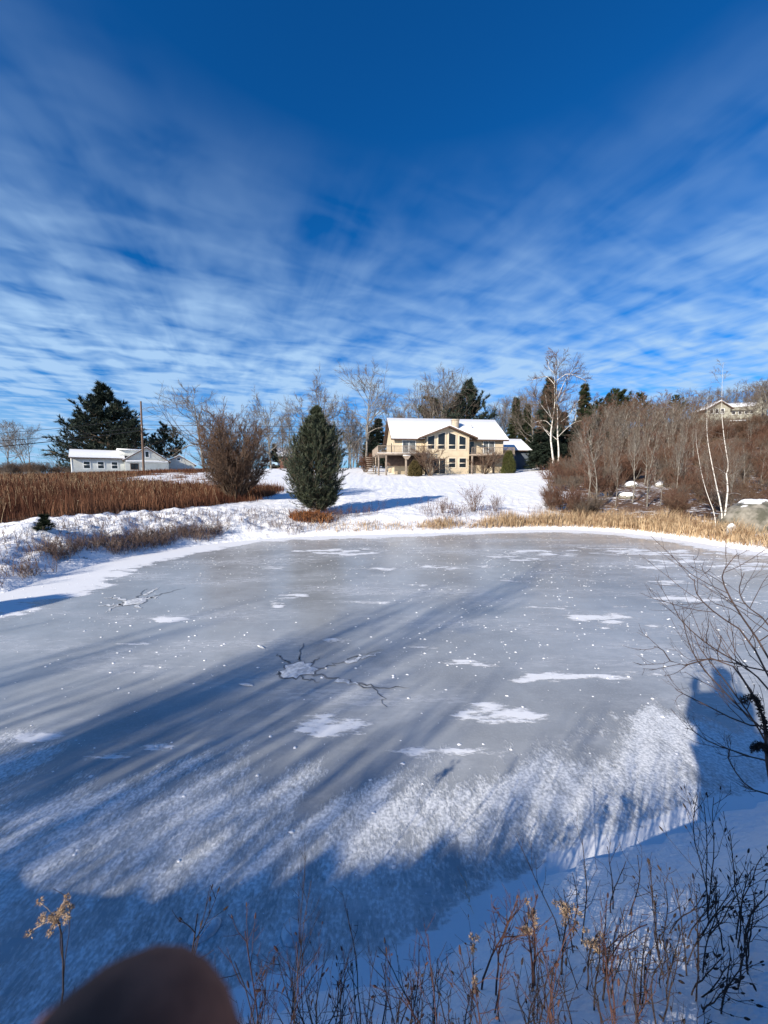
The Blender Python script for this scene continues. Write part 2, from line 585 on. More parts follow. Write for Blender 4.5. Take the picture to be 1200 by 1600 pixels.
def ground_z(x, y, detail=False):
    x, y = np.atleast_1d(np.asarray(x, float)), np.atleast_1d(np.asarray(y, float))
    r = np.hypot(x, y)
    k = np.minimum(1, 190 / np.maximum(r, 1e-6))
    cx, cy = x * k, y * k
    z = np.full(cx.shape, _w[_n])
    for i in range(_n):
        z = z + _w[i] * np.hypot(cx - CTRL[i, 0], cy - CTRL[i, 1])
    d = sdist(SHORE, x, y)
    near = (y < 3.6) & (np.abs(x) < 5.5)
    reach = np.where(near, 1.15 - .2 * sstep(0, -1, x), 2.4)
    ramp = sstep(-0.15, 1.0, d / reach)
    zz_ = np.maximum(z, 0.1) * ramp + 0.07 * sstep(0, 0.5, d)
    if detail:
        amp = sstep(0.1, 0.9, d) * np.clip(60 / np.maximum(r, 20), 0, 1)
        left = sstep(-2.5, -5, x) * sstep(20, 14, y)
        zz_ = zz_ + amp * (0.05 + 0.09 * left) * (fbm(x * 1.7, y * 1.7, 3) - 0.5) * 2
        zz_ = zz_ + amp * (0.018 + 0.05 * left) * (vnoise(x * 4.3, y * 4.3, 11) - 0.4) * 2
        nb = sstep(4.5, 3, y) * sstep(-1, 0, y)
        zz_ = zz_ + sstep(.05, .3, d) * nb * (.03 * (fbm(x * 5, y * 5, 23) - .5) + .05 * (fbm(x * 2.2, y * 2.2, 24) - .5))
        # mound by the small spruce on the left bank
        mx, my = at(66, 838, 10.6)[:2]
        zz_ = zz_ + 0.32 * np.exp(-(((x - mx + .35) / 0.75) ** 2 + ((y - my) / 0.5) ** 2))
    return np.where(d < 0, -0.45 * sstep(0, 0.6, -d) - 0.01, zz_)


def gz(x, y):
    return float(ground_z(x, y, True)[0])


FIELD = [tuple(at(*p)[:2]) for p in ((-260, 845, 10.5), (-60, 829, 11.6), (0, 823, 12.2), (150, 808, 14), (300, 797, 17), (390, 787, 20.3), (425, 775, 24), (440, 762, 30), (400, 752, 40), (330, 748, 47), (330, 741, 62), (100, 742, 66), (-300, 745, 66))]
GAPS = [([tuple(at(*p)[:2]) for p in ((185, 757, 38), (260, 756, 37), (330, 758, 34), (420, 760, 30), (450, 745, 44), (330, 740, 52), (240, 742, 52))])]
THICKET = [tuple(at(*p)[:2]) for p in ((868, 738, 49), (850, 752, 38), (880, 780, 25), (862, 800, 19.5), (900, 815, 17), (1000, 822, 15.5), (1110, 835, 14), (1200, 842, 13), (1500, 850, 13), (1700, 780, 30), (1500, 700, 130), (860, 712, 130))]


def in_field(x, y):
    f = sstep(0.4, -0.6, sdist(FIELD, x, y) + 1.2 * (vnoise(x * 0.6, y * 0.6, 5) - 0.5))
    g = sstep(0.6, -0.8, sdist(GAPS[0], x, y) + 2.0 * (vnoise(x * 0.5, y * 0.5, 8) - 0.5))
    return f * (1 - .93 * g * sstep(.25, .5, fbm(x * .8, y * .8, 15)))


def in_thicket(x, y):
    return sstep(0.8, -1.0, sdist(THICKET, x, y) + 2.4 * (vnoise(x * 0.45, y * 0.45, 21) - 0.5))


def spaced(dense0, dense1, step, lo, hi, grow=1.09):
    a = list(np.arange(dense0, dense1 + step / 2, step))
    s, x = step, dense1
    while x < hi:
        s *= grow
        x += s
        a.append(x)
    s, x, b = step, dense0, []
    while x > lo:
        s *= grow
        x -= s
        b.append(x)
    return np.array(b[::-1] + a)


gx = spaced(-15, 15, 0.085, -3000, 3000)
gy = spaced(-0.5, 22, 0.085, -1500, 4000)
X, Y = np.meshgrid(gx, gy)
Z = ground_z(X.ravel(), Y.ravel(), True).reshape(X.shape)
ny, nx = X.shape
idx = np.arange(nx * ny).reshape(ny, nx)
quads = np.stack([idx[:-1, :-1], idx[:-1, 1:], idx[1:, 1:], idx[1:, :-1]], -1).reshape(-1, 4)
ground = MB().add(np.stack([X, Y, Z], -1), quads).build('ground', 'snowy_ground', smooth=True)
tag(ground, kind='structure')
xr, yr = X.ravel(), Y.ravel()
dsh = sdist(SHORE, xr, yr)
lit = np.maximum(in_field(xr, yr) * 0.78, in_thicket(xr, yr) * 0.58)
far = sstep(58, 75, yr)
lit = np.maximum(lit, far * (0.32 + 0.25 * sstep(10, 40, xr)))
lit = np.maximum(lit, 0.40 * sstep(0.05, 0.3, dsh) * sstep(1.6, 0.6, dsh) * sstep(8, 10, yr))       # reed and weed litter by the water
lit = np.maximum(lit, in_thicket(xr, yr) * .62 * sstep(26, 34, yr))
lit = np.maximum(lit, 0.34 * sstep(58, 40, yr) * sstep(16, 18, yr) * (xr > -12))
lit = np.maximum(lit, 0.33 * sstep(4, 3, yr) * (np.abs(xr) < 6) * sstep(0, .3, dsh))
lit = np.maximum(lit, 0.36 * (xr < -3) * sstep(22, 18, yr))
a = ground.data.attributes.new('litter', 'FLOAT', 'POINT')
a.data.foreach_set('value', lit.astype(np.float32))

# ice sheet
ix = np.arange(-13, 15.5, 0.07)
iy = np.arange(1.0, 18.2, 0.07)
X, Y = np.meshgrid(ix, iy)
xr, yr = X.ravel(), Y.ravel()
dsh = sdist(SHORE, xr, yr)
idx = np.arange(len(xr)).reshape(X.shape)
quads = np.stack([idx[:-1, :-1], idx[:-1, 1:], idx[1:, 1:], idx[1:, :-1]], -1).reshape(-1, 4)
quads = quads[(dsh[quads] < 0.45).any(1)]
use = np.unique(quads)
re = np.full(len(xr), -1)
re[use] = np.arange(len(use))
xr, yr, dsh = xr[use], yr[use], dsh[use]
ice = MB().add(np.stack([xr, yr, np.zeros(len(xr))], -1), re[quads]).build('pond_ice', 'pond_ice')
tag(ice, 'frozen grey pond with windblown snow patches and frost near the bank', kind='structure')
drift = np.zeros(len(xr))
rim = 0.75 + 0.3 * sstep(4, 9, xr) + 1.0 * sstep(-4.5, -7, xr)
rim = rim * (.35 + 1.1 * fbm(xr * 1.1, yr * 2.0, 66))
rim = np.where(yr < 4.5, 0.12, rim)
drift = np.maximum(drift, 0.80 * sstep(0, -0.25, dsh + rim * 0.75) * 0 + 0.88 * (1 - sstep(rim * 0.3, rim * 2.1, -dsh)))
# windblown patches: picture position, half width and half height in pixels, strength
for px, py, hw, hh, st in ((525, 863, 62, 5, .72), (600, 888, 60, 3, .62), (690, 886, 90, 3.5, .60), (425, 886, 20, 4, .6), (470, 929, 26, 4, .66), (432, 945, 14, 5, .62), (660, 915, 50, 2.5, .55),
                           (960, 970, 50, 11, .68), (955, 948, 100, 3, .6), (880, 950, 60, 3, .6), (1090, 937, 70, 6, .66), (1000, 886, 45, 4, .62), (920, 908, 40, 3, .6), (1060, 911, 35, 4, .6),
                           (870, 1058, 85, 10, .72), (720, 1037, 70, 5, .66), (1000, 1052, 45, 5, .6), (765, 1118, 80, 18, .72), (520, 1132, 62, 16, .72), (268, 967, 26, 5, .68), (205, 1005, 40, 3, .6),
                           (310, 957, 25, 3, .6), (525, 998, 24, 7, .6), (150, 1180, 90, 9, .62), (790, 870, 50, 6, .6), (860, 862, 90, 5, .6), (700, 1170, 120, 10, .55), (1120, 880, 90, 10, .62), (1000, 862, 110, 6, .66),
                           (240, 1165, 30, 8, .6), (60, 1150, 60, 6, .6), (640, 1010, 40, 4, .5), (800, 905, 40, 3, .55), (250, 1040, 50, 3, .5), (1150, 960, 60, 4, .58), (560, 940, 60, 2.5, .55)):
    c = on_ice(px, py)
    rx = abs(on_ice(px + hw, py)[0] - c[0])
    ry = abs(on_ice(px, py - hh)[1] - on_ice(px, py + hh)[1]) / 2
    e = np.sqrt(((xr - c[0]) / rx) ** 2 + ((yr - c[1]) / ry) ** 2) + 2.8 * (fbm(xr * 1.8, yr * 4.2, 31, 5) - 0.5)
    drift = np.maximum(drift, (st - .08) * sstep(2.1, 0.0, e))
a = ice.data.attributes.new('drift', 'FLOAT', 'POINT')
a.data.foreach_set('value', drift.astype(np.float32))
frost_px = [(-500, 1130), (0, 1128), (130, 1160), (240, 1172), (330, 1166), (440, 1188), (560, 1165), (660, 1182), (760, 1160), (850, 1128), (950, 1098), (1070, 1105), (1180, 1120), (1500, 1150)]
FP = [tuple(on_ice(*p)) for p in frost_px] + [(9, 0), (-12, 0)]
dg = xr * SDIR[1] - yr * SDIR[0]
al = xr * SDIR[0] + yr * SDIR[1]
e = -sdist(FP, xr, yr) + 1.1 * (fbm(dg * 3.4, al * 0.6, 41) - 0.5) + .5 * (fbm(xr * 1.5, yr * 2, 43) - .5)
frost = (.35 + .65 * sstep(-0.3, 0.6, e)) * sstep(-.5, -.1, e) * (0.60 - 0.08 * sstep(0.35, 1.3, e) - 0.0 * sstep(1.4, 2.4, e)) + 0.2 * (fbm(xr * 0.9, yr * 0.9, 44) - 0.5)
a = ice.data.attributes.new('frost', 'FLOAT', 'POINT')
a.data.foreach_set('value', np.maximum(frost, 0).astype(np.float32))

# ------------------------------------------------------------------ plants: growing branches


def limbs(rng, P0, D0, L, R0, k=5, wob=0.12, trop=0.1, tip=0.25, drop=0.0):
    n = len(P0)
    P = np.zeros((n, k, 3))
    P[:, 0] = P0
    D = norm(np.array(D0, float))
    for j in range(1, k):
        D = norm(D + rng.normal(0, wob, (n, 3)) + np.array([0, 0, trop - drop * j / k]))
        P[:, j] = P[:, j - 1] + D * (np.asarray(L)[:, None] / (k - 1))
    tt = np.linspace(0, 1, k)[None]
    return P, np.asarray(R0)[:, None] * (1 - (1 - tip) * tt)


def spawn(rng, P, Rd, m, t0=0.25, t1=1.0, ang=45, da=12, ratio=0.6, shape=0.5, rr=0.6, rmin=0.004, lj=0.25):
    """m shoots from every limb: start points, directions, lengths, radii"""
    n, k, _ = P.shape
    L = np.linalg.norm(np.diff(P, axis=1), axis=2).sum(1)
    tt = (np.arange(m)[None] + rng.random((n, m))) / m * (t1 - t0) + t0
    f = np.clip(tt, 0, 0.999) * (k - 1)
    i = f.astype(int)
    fr = (f - i)[..., None]
    ii = np.arange(n)[:, None]
    p = P[ii, i] * (1 - fr) + P[ii, i + 1] * fr
    T = norm(P[ii, i + 1] - P[ii, i])
    rad = Rd[ii, i] * (1 - fr[..., 0]) + Rd[ii, i + 1] * fr[..., 0]
    rnd = norm(rng.normal(0, 1, (n, m, 3)))
    perp = norm(rnd - (rnd * T).sum(-1, keepdims=True) * T)
    an = np.radians(ang + rng.normal(0, da, (n, m)))[..., None]
    D = norm(np.cos(an) * T + np.sin(an) * perp)
    ln = L[:, None] * ratio * (1 - shape * (tt - t0) / max(t1 - t0, 1e-6)) * (1 + rng.normal(0, lj, (n, m)))
    r = np.maximum(rad * rr, rmin)
    return p.reshape(-1, 3), D.reshape(-1, 3), np.clip(ln.reshape(-1), 0.05, None), r.reshape(-1)


def bare_tree(seed, h=10.0, trunk_r=0.17, nl=16, first=0.25, ang=45, spread=0.5, bark='bark_grey', twig='twig_grey', stems=1, twigs=(7, 6), wob=0.05, trop=0.18, rtwig=0.012, lean=0.0):
    def fn(root):
        rng = np.random.default_rng(seed)
        a = rng.random(stems) * 6.28 + np.arange(stems) * 6.28 / stems
        d0 = np.stack([np.cos(a) * (0.25 if stems > 1 else lean), np.sin(a) * (0.25 if stems > 1 else lean), np.ones(stems)], 1)
        p0 = np.stack([np.cos(a), np.sin(a), 0 * a], 1) * (trunk_r * 0.8 if stems > 1 else 0)
        p0[:, 2] = -0.25
        hs_ = h * (1 - 0.18 * rng.random(stems)) * 0.97
        P, Q = limbs(rng, p0, d0, hs_, np.full(stems, trunk_r), 12, wob, 0.05, 0.08)
        tr = MB().tubes(P, Q, 7)
        a1 = spawn(rng, P, Q, nl, first, 0.97, ang, 10, spread, 0.62, 0.55, rtwig * 1.5)
        P1, Q1 = limbs(rng, *a1, k=7, wob=0.13, trop=trop, tip=0.2)
        tr.tubes(P1, Q1, 5)
        a2 = spawn(rng, P1, Q1, twigs[0], 0.2, 1.0, 42, 14, 0.48, 0.45, 0.6, rtwig)
        P2, Q2 = limbs(rng, *a2, k=5, wob=0.17, trop=trop * 0.8, tip=0.4)
        br = MB().tubes(P2, Q2, 3)
        a3 = spawn(rng, P2, Q2, twigs[1], 0.15, 1.0, 38, 14, 0.5, 0.4, 0.65, rtwig * 0.75)
        P3, Q3 = limbs(rng, *a3, k=3, wob=0.2, trop=0.1, tip=0.5)
        br.tubes(P3, Q3, 3)
        tr.build('trunk', bark, root, True)
        br.build('crown', twig, root)
    return fn


def shrub(seed, h=2.0, stems=26, spread=0.5, r=0.016, twig='twig_brown', m=(7, 6), rt=0.006, trop=0.12, base=0.18):
    def fn(root):
        rng = np.random.default_rng(seed)
        a = rng.random(stems) * 6.28
        q_ = np.sqrt(rng.random(stems)) * spread
        d0 = np.stack([np.cos(a) * q_, np.sin(a) * q_, np.ones(stems)], 1)
        p0 = np.stack([np.cos(a) * base * rng.random(stems), np.sin(a) * base * rng.random(stems), np.full(stems, -0.1)], 1)
        L = h * (0.65 + 0.4 * rng.random(stems))
        P, Q = limbs(rng, p0, d0, L, np.full(stems, r), 7, 0.1, trop * 0.5, 0.3)
        st = MB().tubes(P, Q, 4)
        a1 = spawn(rng, P, Q, m[0], 0.25, 1, 34, 10, 0.42, 0.4, 0.6, rt * 1.2)
        P1, Q1 = limbs(rng, *a1, k=4, wob=0.14, trop=trop, tip=0.4)
        tw = MB().tubes(P1, Q1, 3)
        if m[1]:
            a2 = spawn(rng, P1, Q1, m[1], 0.2, 1, 34, 12, 0.5, 0.4, 0.7, rt)
            P2, Q2 = limbs(rng, *a2, k=3, wob=0.16, trop=trop, tip=0.5)
            tw.tubes(P2, Q2, 3)
        st.build('stems', 'bark_brown' if twig != 'twig_dark' else 'twig_dark', root, True)
        tw.build('twigs', twig, root)
    return fn


def tufts(rng, P, D, L, w, blades=5, splay=0.5):
    """needle tufts: thin blades fanned about each shoot"""
    n = len(P)
    D = norm(D)
    rnd = norm(rng.normal(0, 1, (n, blades, 3)))
    perp = norm(rnd - (rnd * D[:, None]).sum(-1, keepdims=True) * D[:, None])
    dd = norm(D[:, None] + perp * splay * (0.5 + rng.random((n, blades, 1))))
    ln = (L[:, None] * (0.7 + 0.5 * rng.random((n, blades))))[..., None]
    st = P[:, None] + D[:, None] * ln * 0.25 * rng.random((n, blades, 1))
    sidev = norm(np.cross(dd, rnd))
    ww = np.asarray(w).reshape(-1, 1, 1) if np.ndim(w) else w
    return np.stack([st - sidev * ww * 0.5, st + sidev * ww * 0.5, st + dd * ln], 2).reshape(-1, 3, 3)


def conifer(seed, h=10.0, rad=2.2, first=0.06, whorls=26, per=7, ups=0.25, droop=0.0, needle='needle', shape=0.85, tl=0.42, tw=0.1, shoots=9, blades=6, gap=0.0, irregular=0.15, trunk_r=0.16, top=0.03, belly=0.0, bark='bark_brown', sub=4):
    def fn(root):
        rng = np.random.default_rng(seed)
        P, Q = limbs(rng, np.array([[0, 0, -0.2]]), np.array([[0, 0, 1.0]]), np.array([h * 0.985]), np.array([trunk_r]), 12, 0.012, 0.05, 0.06)
        tr = MB().tubes(P, Q, 7)
        zt, az, ln = [], [], []
        for i in range(whorls):
            f = first + (0.985 - first) * (i + 0.5) / whorls
            if gap and rng.random() < gap:
                continue
            x = (f - first) / (1 - first)
            prof = (1 - x) ** shape * (1 - belly * (1 - x) ** 6) + top
            for j in range(max(3, int(per * (0.55 + 0.45 * (1 - x))))):
                zt.append(f * h + rng.normal(0, 0.25) * h / whorls)
                az.append(rng.random() * 6.283)
                ln.append(rad * prof * (1 + rng.normal(0, irregular)))
        zt, az, ln = np.array(zt), np.array(az), np.clip(np.array(ln), 0.12, None)
        px_ = np.interp(zt, P[0, :, 2], P[0, :, 0])
        py_ = np.interp(zt, P[0, :, 2], P[0, :, 1])
        up = ups + 0.5 * (zt / h) ** 2
        D = np.stack([np.cos(az), np.sin(az), up + rng.normal(0, 0.08, len(az))], 1)
        P1, Q1 = limbs(rng, np.stack([px_, py_, zt], 1), D, ln, np.maximum(trunk_r * 0.28 * ln / rad, 0.012), 6, 0.06, 0.06, 0.3, drop=droop)
        tr.tubes(P1, Q1, 4)
        a2 = spawn(rng, P1, Q1, sub, 0.2, 0.98, 42, 10, 0.4, 0.55, 0.5, 0.008)
        P2, Q2 = limbs(rng, *a2, k=4, wob=0.1, trop=0.08, tip=0.5)
        tr.tubes(P2, Q2, 3)
        cr = MB()
        for PP, QQ, mm in ((P1, Q1, shoots), (P2, Q2, max(3, shoots // 2))):
            s_ = spawn(rng, PP, QQ, mm, 0.25, 1.0, 34, 12, 0.2, 0.2, 1, 0.01)
            dd = norm(s_[1] + np.array([0, 0, 0.3]))
            cr.tris(tufts(rng, s_[0], dd, np.full(len(dd), tl), tw, blades, 0.55))
        tr.build('trunk', bark, root, True)
        cr.build('crown', needle, root)
    return fn


def top_z(py, d):
    return at(600, py, d)[2]


def plant_px(px, d, top=None, h=None):
    p = at(px, 700, d)
    z = gz(p[0], p[1])
    if top is not None:
        h = top_z(top, d) - z
    return (p[0], p[1], z - 0.03), h


rnd = random.Random(5)

# ------------------------------------------------------------------ houses
def slab_roof(mb, x0, x1, yf, yr, yb, zef, zr, zeb, th):
    """two sloping slabs meeting at a ridge along x"""
    prof = [(yf, zef), (yr, zr), (yb, zeb), (yb, zeb - th), (yr, zr - th), (yf, zef - th)]
    return mb.prism(prof, x0, x1, 'x')


def slab_roof_y(mb, y0, y1, xl, xr_, xb, zl, zr, zb, th):
    prof = [(xl, zl), (xr_, zr), (xb, zb), (xb, zb - th), (xr_, zr - th), (xl, zl - th)]
    return mb.prism(prof, y0, y1, 'y')


def window(root, outline, y, fr=0.09, mid=None, material='glass_dark', trim='cream_trim', name='window', vert=None):
    """outline: four (x, z) corners, counter-clockwise from lower left, on a wall facing -y at y; frame is the part, pane its sub-part"""
    o = np.array(outline, float)
    c = o.mean(0)
    inn = []
    for p in o:
        inn.append((p[0] + (fr if p[0] < c[0] else -fr), p[1] + (fr if p[1] < c[1] else -fr)))
    inn = np.array(inn)
    f = MB()
    for i in range(4):
        j = (i + 1) % 4
        f.prism([o[i], o[j], inn[j], inn[i]], y - 0.06, y + 0.02, 'y')
    if mid is not None:
        f.box(inn[0][0], inn[1][0], y - 0.055, y + 0.01, mid - fr * 0.45, mid + fr * 0.45)
    if vert is not None:
        f.box(vert - fr * 0.45, vert + fr * 0.45, y - 0.055, y + 0.01, inn[0][1], min(inn[2][1], inn[3][1]))
    fo = f.build(name, trim, root)
    MB().prism([tuple(p) for p in inn], y - 0.02, y - 0.005, 'y').build('pane', material, fo)
    return fo


def railing(parent, pts, z, h=0.95, step=0.16):
    m_ = MB()
    for (ax, ay), (bx, by) in zip(pts[:-1], pts[1:]):
        L = math.hypot(bx - ax, by - ay)
        n = max(2, int(L / step))
        m_.tube([(ax, ay, z + h), (bx, by, z + h)], 0.045, 6)
        m_.tube([(ax, ay, z + 0.12), (bx, by, z + 0.12)], 0.03, 6)
        for i in range(n + 1):
            f = i / n
            x, y = ax + (bx - ax) * f, ay + (by - ay) * f
            r_ = 0.05 if i % max(1, n // max(1, int(L / 1.8))) == 0 else 0.02
            m_.tube([(x, y, z), (x, y, z + h)], r_, 4)
    return m_.build('railing', 'deck_wood', parent)


hp = at(703, 742, 55.5)
HZ = hp[2]
house = empty('house', (hp[0], hp[1], HZ), 'cream two storey house with snowy roof, tall gable windows and wooden decks across the lawn', 'house', rz=R(6.5))
wl = MB()
wl.prism([(0, -1.2), (9.6, -1.2), (9.6, 5.25), (4.8, 8.6), (0, 5.25)], -8.35, 8.2, 'x')
wl.build('wall', 'cream_siding', house)
gb = MB()
gb.prism([(-4.0, -1.2), (2.35, -1.2), (2.35, 5.52), (-0.83, 6.72), (-4.0, 5.52)], -1.5, 0.003, 'y')
gb.build('gable_bay', 'cream_siding', house)
rf = slab_roof(MB(), -8.95, 8.8, -0.6, 4.8, 10.2, 5.2, 8.82, 5.2, 0.2).build('roof', 'brown_trim', house)
slab_roof(MB(), -8.92, 8.77, -0.64, 4.8, 10.2, 5.31, 8.96, 5.31, 0.105).build('snow_cover', 'snow', rf)
gr_ = slab_roof_y(MB(), -2.35, 2.6, -5.05, -0.83, 3.4, 5.3, 6.93, 5.3, 0.19).build('gable_roof', 'brown_trim', house)
slab_roof_y(MB(), -2.32, 2.6, -5.0, -0.83, 3.35, 5.41, 7.05, 5.41, 0.1).build('snow_cover', 'snow', gr_)
ck = MB().box(0.95, 1.9, 2.0, 2.9, 6.0, 8.35).box(0.88, 1.97, 1.93, 2.97, 8.35, 8.5).build('chimney', 'chimney_stone', rf)
MB().tube([(4.0, 2.2, 6.8), (4.0, 2.2, 7.75)], 0.06, 8).build('vent_pipe', 'pipe_metal', rf)


def hx(px):
    return (px - 703) / 10.35


def hzz(py):
    return (742 - py) / 10.35


for x0, x1, t0_, t1_ in ((663.4, 674.4, 686.2, 683.2), (679, 690.3, 682.0, 679.0), (695.2, 706.6, 679.0, 682.4), (711.3, 722.3, 683.2, 686.4)):
    window(house, [(hx(x0) - .08, hzz(703.9) - .1), (hx(x1) + .08, hzz(703.9) - .1), (hx(x1) + .08, hzz(t1_) + .08), (hx(x0) - .08, hzz(t0_) + .08)], -1.5, 0.13, hzz(697.8))
for x0, x1 in ((696, 706.8), (712.2, 723.2)):
    window(house, [(hx(x0) - .08, hzz(731) - .1), (hx(x1) + .08, hzz(731) - .1), (hx(x1) + .08, hzz(717) + .08), (hx(x0) - .08, hzz(717) + .08)], -1.5, 0.12, hzz(724.5))
window(house, [(hx(672), 0.12), (hx(691.8), 0.12), (hx(691.8), 2.4), (hx(672), 2.4)], -1.5, 0.09, None, 'glass_dark', 'cream_trim', 'sliding_door', hx(682))
window(house, [(hx(628), 3.1), (hx(649), 3.1), (hx(649), 5.08), (hx(628), 5.08)], 0, 0.09, None, 'curtain_glass', 'white_trim', 'sliding_door', hx(638.5))
window(house, [(hx(755), 3.1), (hx(774), 3.1), (hx(774), 5.08), (hx(755), 5.08)], 0, 0.09, None, 'curtain_glass', 'white_trim', 'sliding_door', hx(764))
window(house, [(hx(733), 3.3), (hx(741), 3.3), (hx(741), 5.05), (hx(733), 5.05)], 0, 0.08, None, 'glass_dark', 'cream_trim')
window(house, [(hx(760), 0.9), (hx(768), 0.9), (hx(768), 2.2), (hx(760), 2.2)], 0, 0.08, None, 'glass_dark', 'cream_trim')
# window on the left end wall (faces -x)
sw = MB().box(-8.42, -8.34, 2.1, 3.1, 3.2, 4.9).build('window', 'cream_trim', house)
MB().box(-8.45, -8.425, 2.2, 3.0, 3.3, 4.8).build('pane', 'glass_dark', sw)
# left deck wraps round the end of the house
dk = MB().box(-11.2, -4.01, -3.2, -0.002, 2.75, 2.97).box(-11.2, -8.36, 0.0, 6.0, 2.75, 2.97).build('deck', 'deck_wood', house)
MB().box(-11.15, -4.05, -3.15, -0.1, 2.972, 3.01).build('snow_cover', 'snow', dk)
railing(dk, [(-11.1, 5.9), (-11.1, -3.1), (-4.1, -3.1)], 3.0)
for x in (-11.0, -9.95, -7.2, -4.4):
    MB().box(x - 0.11, x + 0.11, -3.1, -2.88, -1.0, 2.75).build('post', 'deck_wood', dk)
for y in (1.5, 5.7):
    MB().box(-11.1, -10.9, y - 0.1, y + 0.1, -0.8, 2.75).build('post', 'deck_wood', dk)
MB().box(-9.9, -4.3, -1.1, -1.0, 1.25, 2.74).build('skirt_panel', 'dark_wood', dk)  # hanging panel enlarged, its dark brown standing in for shade under the deck
stm = MB()
for i in range(9):
    stm.box(-12.4 - 0.0, -11.25, 2.0 - i * 0.28, 2.3 - i * 0.28, 2.55 - i * 0.3, 2.62 - i * 0.3)
stm.build('stairs', 'deck_wood', dk)
dk2 = MB().box(2.36, 9.0, -2.4, -0.002, 2.75, 2.97).build('deck', 'deck_wood', house)
railing(dk2, [(2.5, -2.3), (8.9, -2.3), (8.9, -0.1)], 2.98)
for x in (2.6, 5.8, 8.3):
    MB().box(x - 0.11, x + 0.11, -2.3, -2.08, -1.0, 2.75).build('post', 'deck_wood', dk2)
MB().box(2.5, 5.4, -0.12, -0.03, 1.5, 2.74).build('skirt_panel', 'dark_wood', dk2)
MB().box(5.6, 6.3, -1.5, -1.42, -0.6, 1.2).build('privacy_panel', 'cream_trim', dk2)

gp = at(812, 733, 66)
garage = empty('garage', (gp[0], gp[1], gp[2] - 0.2), 'garage with shade coloured into its blue grey wall and a snowy roof beside the cream house', 'garage', rz=R(6))
MB().prism([(0, -1.5), (7.5, -1.5), (7.5, 3.6), (3.75, 5.6), (0, 3.6)], -6.0, 1.6, 'x').build('wall', 'shaded_siding', garage)
gr2 = slab_roof(MB(), -6.2, 1.9, -0.5, 3.75, 8.0, 3.45, 5.75, 3.45, 0.16).build('roof', 'brown_trim', garage)
slab_roof(MB(), -6.2, 1.88, -0.53, 3.75, 8.0, 3.56, 5.87, 3.56, 0.1).build('snow_cover', 'snow', gr2)
window(garage, [(-1.9, 1.7), (-1.1, 1.7), (-1.1, 3.05), (-1.9, 3.05)], 0, 0.1, None, 'glass_dark', 'white_trim')

lp = at(192, 735, 73)
lh = empty('farmhouse', (lp[0], lp[1], gz(lp[0], lp[1]) - 0.2), 'long low white farmhouse under a snowy roof behind the brown field', 'house', rz=R(37))
K = 9.4
LZ = lh.location[2]


def lz(py):
    return top_z(py, 73) - LZ


MB().prism([(0, -1), (6.5, -1), (6.5, lz(716.5)), (3.2, lz(708) + .35), (0, lz(716.5))], -7.7, 0.3, 'x').build('wall', 'white_siding', lh)
r1 = slab_roof(MB(), -8.0, 0.4, -0.4, 3.2, 7.0, lz(716.5), lz(707.5) + 0.45, lz(716.5), 0.16).build('roof', 'brown_trim', lh)
slab_roof(MB(), -7.98, 0.4, -0.43, 3.2, 7.0, lz(716.5) + .13, lz(707.5) + 0.58, lz(716.5) + .13, 0.12).build('snow_cover', 'snow', r1)
for px in (140.6, 160.3, 180.2):
    x = (px - 192) / K
    window(lh, [(x - .55, lz(733)), (x + .55, lz(733)), (x + .55, lz(721.5)), (x - .55, lz(721.5))], 0, 0.1, lz(727), 'glass_dark', 'white_trim')
MB().box(-7.76, -7.56, -0.03, 0.02, -1, lz(718)).build('corner_board', 'white_trim', lh)
gx0, gx1, ga = 0.35, (265 - 192) / K, (230 - 192) / K
MB().prism([(gx0, -1), (gx1, -1), (gx1, lz(720)), (ga, lz(699)), (gx0, lz(718.5))], -1.2, 7, 'y').build('gable_wall', 'white_siding', lh)
r2 = slab_roof_y(MB(), -1.5, 7.3, gx0 - .35, ga, gx1 + .4, lz(719.5), lz(697.8), lz(721), 0.18).build('gable_roof', 'brown_trim', lh)
slab_roof_y(MB(), -1.45, 7.3, gx0 - .3, ga, gx1 + .36, lz(719.2) + .1, lz(697.6) + .12, lz(720.8) + .1, 0.1).build('snow_cover', 'snow', r2)
MB().box(ga - 4.6, ga - 0.8, 0.6, 4.6, lz(712), lz(702.5)).build('dormer', 'white_siding', lh)
MB().box(ga - 4.8, ga - 0.6, 0.3, 4.8, lz(702.4), lz(700.8)).build('dormer_roof', 'snow', lh)
window(lh, [(ga - .35, lz(714.5)), (ga + .45, lz(714.5)), (ga + .45, lz(703.8)), (ga - .35, lz(703.8))], -1.2, 0.12, None, 'glass_dark', 'white_trim')
MB().prism([(-2.2, lz(721)), (-1.203, lz(718.5)), (-1.203, lz(722))], gx0 + .2, gx1 - .2, 'x').build('porch_roof', 'snow', lh)
window(lh, [(1.2, lz(734)), (2.6, lz(734)), (2.6, lz(724)), (1.2, lz(724))], -1.2, 0.1, None, 'glass_dark', 'brown_trim')

sp = at(281, 732, 82)
sh = empty('shed', (sp[0], sp[1], gz(sp[0], sp[1])), 'small white gabled shed with snowy roof edge beyond the utility pole', 'shed', rz=R(30))
SZ = sh.location[2]


def sz_(py):
    return top_z(py, 82) - SZ


MB().prism([(-2.6, -1), (2.9, -1), (2.9, sz_(726)), (0, sz_(712.5)), (-2.6, sz_(722))], 0, 5, 'y').build('wall', 'white_siding', sh)
r3 = slab_roof_y(MB(), -0.3, 5.3, -2.9, 0, 3.3, sz_(723), sz_(711.5), sz_(727), 0.15).build('roof', 'brown_trim', sh)
slab_roof_y(MB(), -0.28, 5.3, -2.88, 0, 3.28, sz_(722), sz_(710.5), sz_(726), 0.12).build('snow_cover', 'snow', r3)
window(sh, [(-.55, sz_(720)), (.35, sz_(720)), (.35, sz_(715)), (-.55, sz_(715))], 0, 0.14, None, 'glass_dark', 'white_trim')

